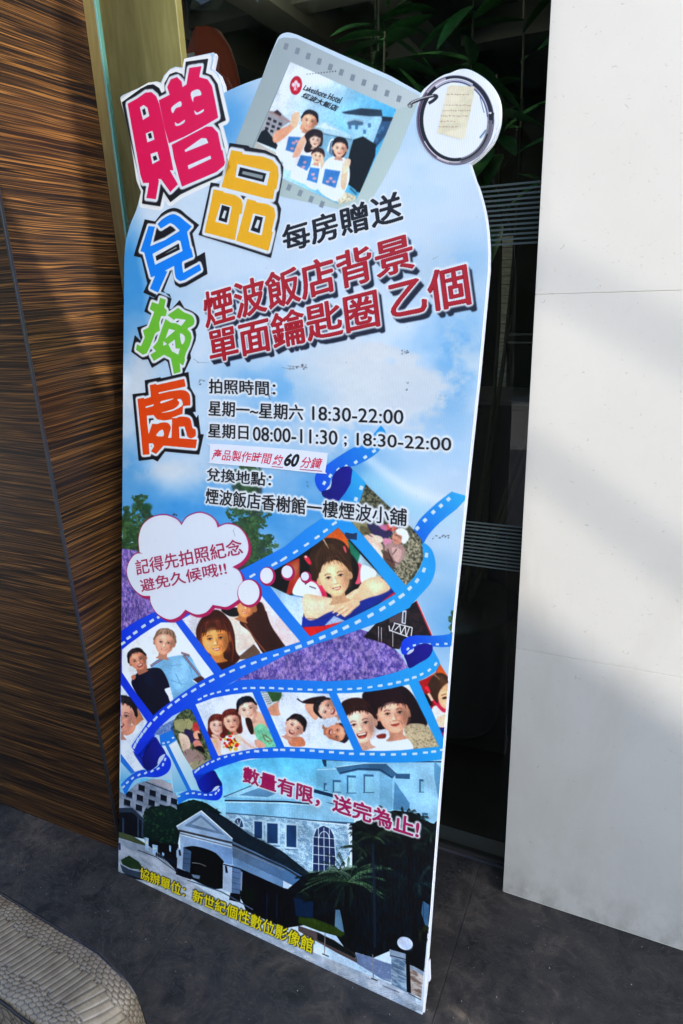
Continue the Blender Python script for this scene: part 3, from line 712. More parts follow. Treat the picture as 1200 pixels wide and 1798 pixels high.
# porch roof, gable and columns
fill(ZL([(615, 415), (680, 400), (790, 465), (960, 585), (1180, 695), (1400, 870), (1400, 960), (1200, 810), (840, 640), (830, 610)]), noisy((14, 26, 38), (30, 44, 58), 6, 5))
fill(ZL([(830, 625), (1200, 800), (1450, 950), (1400, 1010), (1190, 905), (835, 740)]), lingrad((410, 1480), (84, 104, 132), (540, 1560), (70, 110, 160)))
for k in range(15):
    t = k / 15; line(ZL([(640 + 200 * t, 408 + 215 * t), (800 + 130 * t + 180, 470 + 190 * t + 110), (1180 + 200 * t, 700 + 190 * t)]), (46, 62, 78) if k % 2 else (10, 18, 26), .8, .8, .7)
line(ZL([(832, 650), (1200, 815), (1420, 950)]), (44, 50, 60), 3); line(ZL([(832, 668), (1200, 835)]), (110, 124, 144), 1.4)
fill(ZL([(835, 740), (900, 770), (1190, 905), (1190, 960), (880, 830), (835, 790)]), (96, 130, 172))
fill(ZL([(440, 525), (615, 415), (835, 612), (832, 655), (460, 560)]), lingrad((310, 1450), (150, 178, 212), (400, 1460), (128, 160, 200)))
fill(ZL([(500, 515), (612, 442), (780, 585), (500, 522)]), (96, 122, 156)); fill(ZL([(545, 508), (614, 462), (720, 555)]), (140, 168, 200)); line(ZL([(440, 525), (615, 415), (835, 612)]), (200, 218, 236), 2.2)
line(ZL([(455, 552), (835, 640)]), (62, 66, 74), 3.6); line(ZL([(462, 572), (835, 668)]), (110, 124, 146), 2.6)
fill(ZL([(465, 585), (835, 680), (832, 800), (765, 780), (770, 960), (700, 970), (530, 890), (440, 830), (470, 680)]), lingrad((320, 1460), (140, 170, 210), (400, 1500), (110, 146, 196)))
fill(ZL(sm([(490, 672), (560, 662), (650, 682), (720, 715), (772, 768)], closed=False) + [(770, 960), (700, 965), (600, 920), (530, 885), (486, 800)]), (8, 14, 18))
fill(ZL([(490, 672), (545, 700), (535, 850), (482, 825)]), (70, 96, 132)); fill(ZL([(448, 675), (490, 690), (482, 830), (445, 820)]), (150, 176, 212)); fill(ZL([(445, 815), (535, 850), (545, 900), (435, 860)]), (10, 16, 28))
for y in (720, 755, 790): line(ZL([(490, y - 8), (542, y)]), (40, 60, 90), .8)
fill(ZL([(768, 780), (832, 795), (828, 992), (765, 968)]), (158, 182, 216)); fill(ZL([(832, 795), (892, 822), (884, 1002), (828, 992)]), (84, 112, 152)); line(ZL([(770, 790), (895, 825)]), (30, 44, 64), 2.2); fill(ZL([(820, 990), (890, 1000), (890, 1060), (810, 1040)]), (10, 14, 24))
for y in (840, 880, 920, 960): line(ZL([(832, y), (886, y + 12)]), (46, 66, 96), .8)
fill(ZL([(780, 800), (795, 805), (803, 850), (786, 850)]), (20, 26, 40)); fill(ZL([(455, 690), (468, 690), (474, 730), (460, 730)]), (24, 30, 44))
fill(ZL([(893, 822), (1190, 955), (1400, 1010), (1440, 1200), (1200, 1240), (930, 1120), (885, 1000)]), (7, 13, 22)); fill(ZL([(893, 840), (905, 845), (900, 980), (888, 970)]), (120, 140, 180))
leafblob(ZL([(905, 960), (980, 950), (1000, 1060), (930, 1090), (890, 1030)]), 31, (12, 22, 18), (64, 78, 40), 40, .6, 1.5)
leafblob(ZL([(580, 700), (720, 710), (740, 780), (620, 780)]), 33, (10, 18, 16), (30, 44, 30), 40, .6, 1.6)
for x in (1075, 1145): line(ZL([(x, 1000), (x, 1170)]), (34, 50, 84), 1)
fill(ZL([(545, 860), (610, 870), (600, 895), (560, 885)]), (96, 120, 150)); line(ZL(sm([(550, 780), (600, 785), (650, 805)], closed=False)), (120, 130, 140), 1.2)
line(ZL([(515, 900), (760, 985), (980, 1110)]), (70, 88, 116), 2)
# tower wing on the right
fill(ZR([(288, 120), (330, 100), (330, 50), (1130, 50), (1085, 480), (800, 400), (690, 420), (400, 280), (290, 220)]), lingrad((560, 1340), (104, 166, 206), (740, 1420), (142, 192, 228)))
for p_ in ([(410, 105), (600, 78), (745, 78), (815, 140), (785, 178), (700, 128), (560, 122), (440, 150)],): fill(ZR(p_), (58, 98, 136))
line(ZR([(415, 100), (600, 76), (745, 76), (812, 138)]), (160, 200, 226), 1.5); line(ZR([(440, 140), (560, 112), (705, 116), (782, 168)]), (24, 52, 84), 2)
fill(ZR([(700, 130), (785, 178), (785, 380), (700, 400)]), (112, 166, 204)); fill(ZR([(320, 52), (350, 52), (352, 100), (335, 95)]), (30, 60, 90)); line(ZR([(350, 52), (560, 62), (1125, 66)]), (40, 70, 104), 2.4); line(ZR([(288, 118), (418, 112)]), (170, 206, 228), 1.4)
for x0, y0, x1, y1 in ((485, 155, 545, 268), (595, 148, 662, 265), (392, 185, 445, 262), (333, 205, 352, 250), (962, 180, 990, 262), (982, 402, 1018, 460)):
    fill(ZR([(x0, y0), (x1, y0 + 2), (x1, y1), (x0, y1)]), (54, 94, 134)); fill(ZR([(x0 + 10, y0 + 14), (x1, y0 + 16), (x1, y1), (x0 + 10, y1)]), (128, 184, 214)); line(ZR([(x0 - 4, y1 + 4), (x1 + 4, y1 + 4)]), (30, 54, 84), 1)
fill(ZR([(805, 145), (900, 145), (900, 180), (805, 175)]), (48, 84, 120)); fill(ZR([(800, 195), (900, 340), (895, 390), (790, 380)]), (80, 132, 176)); fill(ZR([(1060, 60), (1125, 130), (1120, 200), (1100, 380), (1060, 160)]), (92, 148, 190))
fill(ZR([(270, 245), (400, 280), (390, 300), (265, 268)]), (26, 50, 80)); fill(ZR([(340, 330), (420, 345), (420, 370), (340, 352)]), (16, 38, 62)); fill(ZR([(240, 300), (390, 345), (530, 390), (520, 450), (240, 400)]), (134, 186, 222))
# dark palms
fill(ZR([(520, 475), (620, 430), (800, 385), (920, 400), (1000, 460), (1085, 480), (1068, 700), (1040, 1000), (1020, 1160), (995, 1430), (880, 1400), (770, 1310), (560, 1400), (470, 1290), (400, 1190), (165, 1110), (130, 1000), (100, 900), (150, 860), (220, 800), (520, 760)]), noisy((5, 10, 17), (15, 27, 36), 14, 7, .5))
fill(ZR([(135, 960), (265, 990), (262, 1095), (150, 1080)]), (16, 38, 66)); fill(ZR([(410, 1040), (440, 1040), (468, 1190), (405, 1160)]), (84, 118, 150)); fill(ZR([(985, 980), (1030, 1010), (1020, 1150), (1000, 1140), (975, 1060)]), (62, 100, 140))
def palm(P, cx, cy, L, n, seed, c0, c1, up=1.0):
    r = random.Random(seed)
    for k in range(n):
        a = r.uniform(0, 2 * math.pi); l = L * r.uniform(.55, 1.1); dx, dy = math.cos(a) * l, math.sin(a) * l * .62 - l * .22 * up; sag = l * .35
        pts = sm([(cx, cy), (cx + dx * .5, cy + dy * .5 - sag * .12), (cx + dx, cy + dy + sag * .5)], 8, closed=False)
        kk = r.random() ** 1.6; col = [u + (v - u) * kk for u, v in zip(c0, c1)]
        line(P(pts), col, .9, .4, .9)
        for i in range(3, len(pts), 1):
            x, y = pts[i]; rk = r.uniform(.7, 1.2)
            for sgn in (-1, 1): line(P([(x, y), (x + sgn * 9 + dx * .06, y + 17)]), [v * rk for v in col], .9, .4, .8)
palm(ZR, 560, 520, 90, 14, 41, (5, 10, 16), (14, 28, 34)); palm(ZR, 760, 420, 110, 18, 42, (6, 12, 18), (18, 34, 34)); palm(ZR, 930, 450, 100, 18, 43, (6, 12, 18), (20, 36, 36)); palm(ZR, 1050, 500, 70, 12, 44, (6, 12, 18), (22, 40, 40)); palm(ZR, 640, 470, 90, 14, 45, (6, 12, 18), (22, 40, 40)); palm(ZR, 240, 850, 110, 14, 46, (6, 12, 18), (22, 40, 34)); palm(ZR, 490, 860, 300, 40, 3, (12, 26, 24), (92, 128, 96)); palm(ZR, 660, 560, 170, 22, 4, (8, 18, 18), (64, 84, 66)); palm(ZR, 860, 460, 150, 22, 5, (8, 18, 20), (62, 88, 72)); palm(ZR, 1040, 540, 110, 14, 6, (8, 16, 20), (50, 72, 66)); palm(ZR, 960, 860, 160, 14, 7, (10, 20, 26), (50, 80, 84))
palm(ZR, 430, 790, 120, 12, 14, (12, 26, 24), (120, 150, 130))
palm(ZR, 720, 700, 150, 16, 51, (8, 16, 18), (48, 66, 58)); palm(ZR, 580, 640, 120, 14, 52, (8, 18, 18), (54, 72, 60)); palm(ZR, 900, 640, 150, 16, 53, (8, 16, 20), (52, 72, 66)); palm(ZR, 820, 900, 140, 14, 54, (8, 14, 18), (38, 54, 52)); palm(ZR, 980, 1180, 90, 12, 55, (8, 14, 14), (60, 62, 30)); palm(ZR, 250, 960, 90, 12, 56, (8, 16, 16), (46, 60, 50))
line(ZR([(490, 880), (480, 1100), (500, 1300)]), (16, 18, 20), 9, 12); line(ZR([(655, 600), (665, 900), (670, 1290)]), (28, 40, 56), 4, 4); line(ZR([(900, 520), (900, 900), (960, 1370)]), (14, 16, 22), 9, 11)
for k in range(18): x = 540 + k * 26; line(ZR([(x, 640 + (k * 37 % 90)), (x + 8, 1240 - (k * 53 % 200))]), (20, 34, 50), 1.2, 1, .6)
leafblob(ZR([(170, 1088), (270, 1098), (400, 1148), (472, 1195), (450, 1222), (300, 1180), (165, 1128)]), 12, (44, 62, 20), (120, 138, 40), 110, .6, 1.6)
fill(ZR([(165, 1145), (300, 1190), (475, 1290), (560, 1345), (560, 1395), (430, 1330), (165, 1180)]), (84, 76, 80)); fill(ZR([(290, 1190), (400, 1240), (560, 1350), (560, 1370), (400, 1290), (290, 1240)]), (26, 30, 30))
fill(ZR([(540, 1320), (640, 1350), (780, 1400), (780, 1520), (720, 1500), (560, 1400)]), noisy((96, 116, 156), (168, 186, 214), 12, 5, 2.0)); leafblob(ZR([(545, 1325), (640, 1352), (775, 1402), (775, 1500), (700, 1480), (560, 1395)]), 71, (96, 116, 156), (214, 222, 240), 120, .5, 1.5)
for x0, y0, x1, y1 in ((342, 1195, 338, 1330), (655, 1335, 660, 1490)): line(ZR([(x0, y0), (x1, y1)]), (120, 116, 120), 1.6); line(ZR([(x1 - 15, y1), (x1 + 28, y1 + 18)]), (44, 50, 66), 2)
fill(ZR([(765, 1300), (878, 1332), (876, 1378), (770, 1352)]), (128, 148, 176)); fill(ZR([(778, 1352), (872, 1378), (880, 1585), (780, 1535)]), noisy((84, 110, 144), (140, 164, 192), 5, 3, 3)); line(ZR([(768, 1340), (875, 1368)]), (24, 32, 44), 1.4)
fill(ZR([(872, 1320), (900, 1380), (908, 1590), (880, 1582)]), (10, 14, 20)); fill(ZR([(875, 1320), (990, 1400), (995, 1450), (900, 1400)]), (14, 18, 20)); fill(ZR([(900, 1405), (990, 1450), (975, 1625), (908, 1585)]), noisy((110, 96, 92), (168, 166, 170), 5, 6, 3)); fill(ZR([(900, 1402), (990, 1448), (988, 1475), (900, 1425)]), (120, 136, 160))
fill(ZR(ell(868, 1262, 53, 42, 24)), (188, 204, 236)); fill(ZR(ell(880, 1278, 34, 22, 24)), (164, 184, 222), .8, 2)
line(ZR([(890, 1590), (975, 1635)]), (40, 40, 46), 1.4); line(ZR([(720, 1540), (830, 1585)]), (70, 60, 66), 1.2)
for k in range(34): 
    r = random.Random(k); x, y = r.uniform(560, 950), 0; y = 1410 + (x - 560) * .62 + r.uniform(0, 60); line(ZR([(x, y), (x + r.uniform(10, 40), y + 8)]), (100, 112, 140), .8, .6, .6)

# the printed picture is a photograph: soft focus, grain, uneven tone
photo_finish([(205, 1340), (430, 1325), (790, 1320), (735, 1790), (200, 1540)], 55, .06, 0)
photo_finish(LAV1, 5, .10, 1); photo_finish(LAV2, 6, .10, 1)
# ------------------------------------------------------------------ blue film strips with their pictures
Z1 = T(200, 820, 4); Z2 = T(430, 900, 4.138); Z3 = T(540, 740, 3.75); Z4 = T(210, 1040, 3.636); Z5 = T(200, 1180, 4); Z6 = T(440, 1180, 3.333); RZ = T(660, 1040, 5.994)
RIB = lingrad((230, 1180), (4, 48, 226), (700, 1080), (24, 150, 236))
def perf(P, pts, w, h, ang, col=(186, 214, 240)):
    for i, (x, y) in enumerate(pts):
        a = math.radians(ang(i / max(1, len(pts) - 1)) if callable(ang) else ang); c, s = math.cos(a), math.sin(a)
        fill(P([(x + (u * w * c - v * h * s) / 2, y + (u * w * s + v * h * c) / 2) for u, v in ((-1, -1), (1, -1), (1, 1), (-1, 1))]), col)
STRIPS = {}     # name -> outline loops, reused for the printed parts
# upper-left strip and tail behind
TAIL_TOP = Z3(sm([(485, 25), (520, 85), (490, 170), (430, 230), (330, 285), (270, 300)], closed=False) + sm([(210, 320), (155, 380), (140, 440), (95, 465), (60, 425), (50, 370), (75, 325), (130, 285), (200, 235), (300, 175), (390, 145), (440, 80)], closed=False))
fill(TAIL_TOP, lingrad((560, 850), (0, 74, 222), (670, 750), (20, 140, 226)))
perf(Z3, [(112, 405), (152, 358), (205, 318), (255, 297), (320, 268), (382, 235), (440, 195)], 26, 20, lambda t: -60 + 32 * t)
CURL_T = Z3(sm([(300, 340), (285, 302), (240, 298), (190, 330), (162, 380), (150, 440), (95, 465), (120, 505), (210, 525), (250, 470), (285, 410)]))
fill(CURL_T, lingrad((560, 860), (4, 2, 110), (615, 830), (16, 6, 140)))
fill(Z3(sm([(160, 385), (152, 412), (122, 450), (148, 440), (160, 405)])), (186, 204, 236))
BANDT = Z3([(298, 312), (345, 360), (385, 405), (382, 470), (362, 520), (340, 545), (205, 545), (205, 525), (250, 470), (285, 410)])
fill(BANDT, lingrad((600, 870), (20, 130, 222), (640, 840), (44, 164, 236)))
perf(Z3, [(355, 437), (320, 512)], 28, 24, -70)
TAIL_R = Z3(sm([(700, 715), (745, 640), (850, 540), (950, 462)], closed=False) + [(1046, 490), (1044, 512)] + sm([(985, 575), (870, 668), (800, 745), (765, 805)], closed=False) + [(700, 740)])
fill(TAIL_R, lingrad((735, 940), (0, 100, 226), (815, 870), (40, 164, 236)))
perf(Z3, [(725, 703), (775, 650), (830, 597), (880, 555), (930, 512)], 27, 24, -42)
# couple lying in the leaves (folded frame)
COUPLE = Z3([(385, 412), (540, 560), (700, 712), (752, 775), (768, 830), (764, 900), (742, 960), (700, 1030), (650, 1082), (460, 860), (280, 650), (340, 545)])
def lying(P, seed):
    pass
fill(COUPLE, noisy((38, 44, 34), (104, 104, 86), 4, 5, 1, c2=(150, 150, 130)))
def couple_art(P, mir=0):
    fill(P([(560, 700), (690, 720), (770, 860), (650, 1082), (540, 960)]), noisy((60, 62, 50), (150, 146, 130), 4, 6, 1, c2=(190, 186, 170)))
    fill(P(sm([(320, 655), (400, 670), (440, 730), (400, 770), (340, 740), (300, 690)])), (140, 136, 104)); fill(P(sm([(350, 690), (400, 700), (420, 740), (360, 745)])), (100, 96, 70))
    fill(P(sm([(400, 670), (520, 690), (560, 720), (540, 760), (470, 770), (420, 730)])), (54, 50, 90)); fill(P(sm([(470, 670), (540, 690), (520, 720), (480, 700)])), (178, 110, 150)); fill(P(sm([(530, 670), (585, 690), (575, 720), (530, 712)])), (196, 84, 84))
    fill(P(sm([(540, 690), (570, 700), (560, 712)])), (214, 150, 130))
    fill(P(sm([(370, 760), (430, 740), (480, 790), (500, 840), (450, 850), (400, 800)])), (206, 182, 172)); fill(P(sm([(440, 750), (490, 760), (500, 790), (460, 795)])), (224, 200, 186))
    fill(P(sm([(430, 800), (470, 830), (500, 880), (520, 930), (490, 920), (440, 860)])), (220, 200, 198)); fill(P(sm([(500, 770), (560, 780), (540, 830), (510, 820)])), (190, 130, 160))
    fill(P(sm([(520, 810), (580, 800), (640, 830), (640, 880), (600, 940), (560, 960), (540, 920), (510, 850)])), (158, 128, 130)); fill(P(sm([(560, 830), (620, 850), (600, 920), (570, 900)])), (184, 156, 154)); fill(P(sm([(510, 850), (550, 880), (580, 950), (540, 950), (500, 900)])), (88, 66, 62))
    fill(P(sm([(560, 755), (580, 730), (620, 740), (630, 790), (590, 810), (565, 790)])), (190, 136, 120)); fill(P(sm([(585, 715), (620, 700), (660, 725), (668, 770), (640, 805), (620, 790), (625, 755), (595, 740)])), (222, 226, 232))
    line(P([(575, 745), (600, 752), (618, 770)]), (40, 36, 36), 1.2); line(P([(570, 775), (585, 788)]), (130, 60, 60), 1)
    for a, b in (((520, 905), (600, 935)), ((560, 960), (600, 975)), ((380, 730), (430, 760)), ((560, 700), (510, 740)), ((590, 840), (560, 880)), ((530, 840), (560, 930))): line(P([a, b]), (44, 34, 40), 1.6, 1)
clipfill(COUPLE, lambda: couple_art(Z3))
# body of the upper strip (over the folded frame)
A_TOP = [(205, 1113), (240, 1090), (277, 1072), (330, 1045), (415, 1005), (462, 980), (500, 960), (540, 927), (569, 908), (590, 899), (612, 905)]
A_RIGHT = Z3([(280, 650), (460, 860), (650, 1082)]) 
A_BR = Z3(sm([(650, 1082), (700, 1030), (745, 960), (765, 890), (758, 815), (770, 800), (822, 850), (845, 950), (820, 1050), (765, 1120), (690, 1200)], closed=False))
A_LOW = [(720, 1067), (672, 1091), (599, 1117), (551, 1132), (502, 1150), (460, 1172), (425, 1189), (398, 1204), (365, 1224), (331, 1243), (303, 1257), (285, 1273), (270, 1295), (262, 1312), (247, 1330), (238, 1322), (231, 1312), (233, 1300), (240, 1290), (205, 1250)]
STRIP_A = A_TOP + A_RIGHT + A_BR + A_LOW
fill(STRIP_A, RIB)
# lower strip
C_TOP = [(330, 1243), (365, 1224), (398, 1204), (419, 1194), (440, 1193), (500, 1193), (575, 1196), (650, 1192), (693, 1181), (718, 1172)]
C_RT = RZ(sm([(350, 797), (500, 725), (575, 650), (600, 590)], closed=False) + sm([(630, 650), (675, 740), (660, 800), (600, 850), (520, 900), (452, 932)], closed=False))
C_BOT = [(779, 1333), (745, 1337), (710, 1339), (660, 1339), (620, 1337), (560, 1333), (500, 1330), (440, 1332), (425, 1335), (387, 1347), (362, 1358), (347, 1373), (341, 1364), (338, 1354), (345, 1340), (300, 1280), (308, 1262)]
STRIP_C = C_TOP + C_RT + [(762, 1240), (783, 1303)] + C_BOT
# panel behind (light frames of the back strip)
fill(Z5([(50, 620), (150, 700), (215, 680), (330, 510), (440, 475), (560, 690), (600, 835), (420, 850), (400, 760), (200, 745), (80, 860), (45, 840)]), lingrad((215, 1340), (120, 190, 236), (340, 1360), (190, 218, 240)))
fill(Z5([(50, 570), (50, 130), (215, 350), (240, 350), (125, 520), (215, 680), (150, 700)]), (190, 212, 238))
fill(Z5([(385, 520), (440, 488), (560, 690), (600, 832), (545, 832)]), lingrad((300, 1300), (226, 236, 246), (345, 1390), (150, 206, 238))); fill(Z5([(335, 525), (365, 518), (520, 832), (420, 850), (402, 660)]), lingrad((285, 1300), (214, 230, 244), (320, 1390), (104, 180, 228)))
fill(Z5([(362, 515), (385, 510), (545, 830), (520, 838)]), (16, 112, 224)); fill(Z5([(50, 575), (70, 590), (155, 700), (125, 715), (50, 630)]), (20, 110, 222)); fill(Z5([(48, 635), (122, 715), (60, 770), (46, 760)]), lingrad((212, 1340), (170, 210, 240), (215, 1370), (90, 176, 232)))
fill(Z5([(320, 440), (360, 425), (430, 395), (445, 420), (440, 478), (385, 512), (330, 518)]), (18, 112, 226)); perf(Z5, [(350, 500), (384, 492), (417, 462)], 18, 13, -20)
fill(Z5([(280, 440), (330, 380), (400, 345), (430, 330), (415, 380), (420, 405), (325, 442)]), noisy((66, 104, 176), (120, 150, 206), 3, 4))
# curl one (left)
CURL1 = Z5(sm([(190, 560), (280, 455), (330, 510), (366, 572), (340, 590), (320, 625), (302, 660), (250, 692), (212, 672), (165, 600)]))
fill(CURL1, lingrad((245, 1330), (2, 4, 100), (290, 1320), (10, 20, 150))); fill(Z5([(135, 555), (190, 590), (215, 680), (160, 610)]), (6, 40, 190))
fill(Z5([(125, 530), (200, 600), (235, 520), (285, 460), (250, 470)]), (4, 44, 214))
BAND1 = Z5(sm([(366, 574), (398, 615), (402, 660), (375, 708), (310, 738), (210, 738), (140, 765), (82, 868)], closed=False) + sm([(50, 790), (100, 740), (180, 690), (245, 690), (300, 672), (330, 635), (350, 595)], closed=False))
fill(BAND1, lingrad((215, 1390), (20, 120, 230), (270, 1350), (4, 50, 224)))
fill(Z5(sm([(310, 648), (318, 605), (345, 580), (362, 580), (342, 620)])), (186, 206, 238)); perf(Z5, [(70, 805), (97, 775), (133, 745), (178, 722), (225, 708), (270, 695), (313, 678), (347, 650), (362, 613)], 24, 13, lambda t: -45 + 20 * t if t < .8 else -70)
# curl two
BAND2 = Z5(sm([(762, 792), (764, 850), (745, 890), (700, 902), (600, 890), (520, 892), (452, 932)], closed=False) + sm([(444, 870), (500, 838), (560, 830), (620, 840), (680, 845), (720, 820), (745, 795)], closed=False))
fill(BAND2, lingrad((310, 1400), (20, 120, 230), (380, 1390), (4, 50, 224)))
CURL2 = Z5(sm([(575, 730), (640, 712), (702, 690), (735, 740), (762, 792), (720, 808), (692, 835), (650, 850), (608, 830), (585, 780)]))
fill(CURL2, lingrad((345, 1370), (4, 30, 180), (385, 1370), (4, 4, 110)))
fill(Z5(sm([(692, 835), (715, 805), (745, 800), (722, 828)])), (190, 210, 238)); perf(Z5, [(458, 872), (518, 853), (560, 850), (603, 857), (645, 862), (683, 862), (718, 852), (738, 830)], 22, 12, lambda t: -15 + 25 * t if t < .85 else -60)
fill(STRIP_C, RIB)
# curl three (right)
TAIL3 = RZ([(835, 425), (832, 570), (700, 577), (600, 570)] + sm([(540, 535), (460, 545), (395, 590), (350, 640), (325, 655), (282, 650), (264, 590), (280, 515), (350, 465), (450, 452), (600, 457), (720, 450)], closed=False))
fill(TAIL3, lingrad((705, 1140), (4, 50, 224), (800, 1125), (10, 120, 226))); perf(RZ, [(340, 595), (408, 557), (480, 545), (565, 547), (650, 547), (740, 541), (820, 522)], 34, 22, lambda t: -50 + 55 * min(1, t * 4))
CURL3 = RZ(sm([(600, 575), (592, 630), (550, 690), (450, 750), (355, 797), (320, 720), (298, 660), (345, 652), (395, 610), (410, 575), (460, 548), (530, 538), (580, 552)]))
fill(CURL3, lingrad((715, 1160), (8, 2, 120), (755, 1140), (16, 6, 140))); fill(RZ(sm([(330, 648), (360, 608), (405, 600), (388, 628), (350, 652)])), (196, 208, 236))
perf(RZ, [(632, 755), (565, 818), (485, 862), (410, 893), (327, 922), (238, 945), (153, 965), (50, 982)], 42, 26, lambda t: -60 + 55 * min(1, t * 2.2))
# perforations
perf(Z4, [(24, 325), (60, 290), (102, 257), (155, 216), (207, 182), (255, 155)], 32, 17, -34)
perf(Z1, [(975, 762), (1130, 683), (1190, 650)], 46, 15, -27)
perf(Z2, [(58, 457), (215, 373), (290, 332), (370, 285), (450, 232), (527, 179), (588, 132), (652, 79)], lambda: 0 or 0, 0, 0) if False else perf(Z2, [(58, 457), (215, 373), (290, 332), (370, 285), (450, 232), (527, 179), (588, 132), (652, 79)], 42, 17, -32)
perf(Z3, [(64, 762), (120, 718), (178, 670)], 30, 16, -34)
perf(Z4, [(1072, 373), (1000, 400), (925, 425), (858, 450), (788, 475), (720, 501), (658, 530), (590, 562), (530, 592), (475, 625), (417, 658), (370, 692), (322, 727), (273, 767), (230, 806), (193, 845), (165, 880), (140, 913), (117, 945), (98, 980)], 38, 15, lambda t: -18 - 50 * t ** 1.6)
perf(Z2, [(392, 975), (478, 942), (565, 906), (652, 870), (735, 834), (823, 793), (915, 746), (1002, 698), (1070, 655), (1140, 605)], 50, 24, lambda t: -20 - 16 * t)
perf(Z3, [(675, 1098), (723, 1048), (768, 978), (785, 880)], 32, 22, lambda t: -42 - 40 * t)
perf(Z6, [(15, 93), (70, 92), (125, 93), (180, 96), (235, 98), (290, 101), (350, 103), (408, 104), (465, 103), (523, 101), (582, 99), (638, 95), (700, 88), (760, 79), (818, 70), (868, 60), (915, 47), (960, 32)], 30, 12, lambda t: 4 - 26 * t * t)
perf(Z5, [(605, 190), (645, 167), (692, 152), (740, 140), (800, 128), (858, 120), (920, 113), (980, 111)], 30, 13, lambda t: -26 + 24 * t)
perf(Z6, [(37, 463), (88, 457), (148, 455), (190, 455), (247, 456), (305, 457), (362, 460), (415, 465), (475, 468), (535, 473), (592, 478), (655, 479), (713, 480), (775, 482), (838, 482), (900, 480), (963, 478), (1025, 471), (1073, 465), (1125, 455)], 30, 14, lambda t: 4 - 8 * t)
perf(Z5, [(577, 698), (597, 680), (625, 663), (660, 645), (697, 628), (738, 610), (787, 595), (838, 582), (892, 572), (943, 562)], 26, 13, lambda t: -50 + 40 * t)

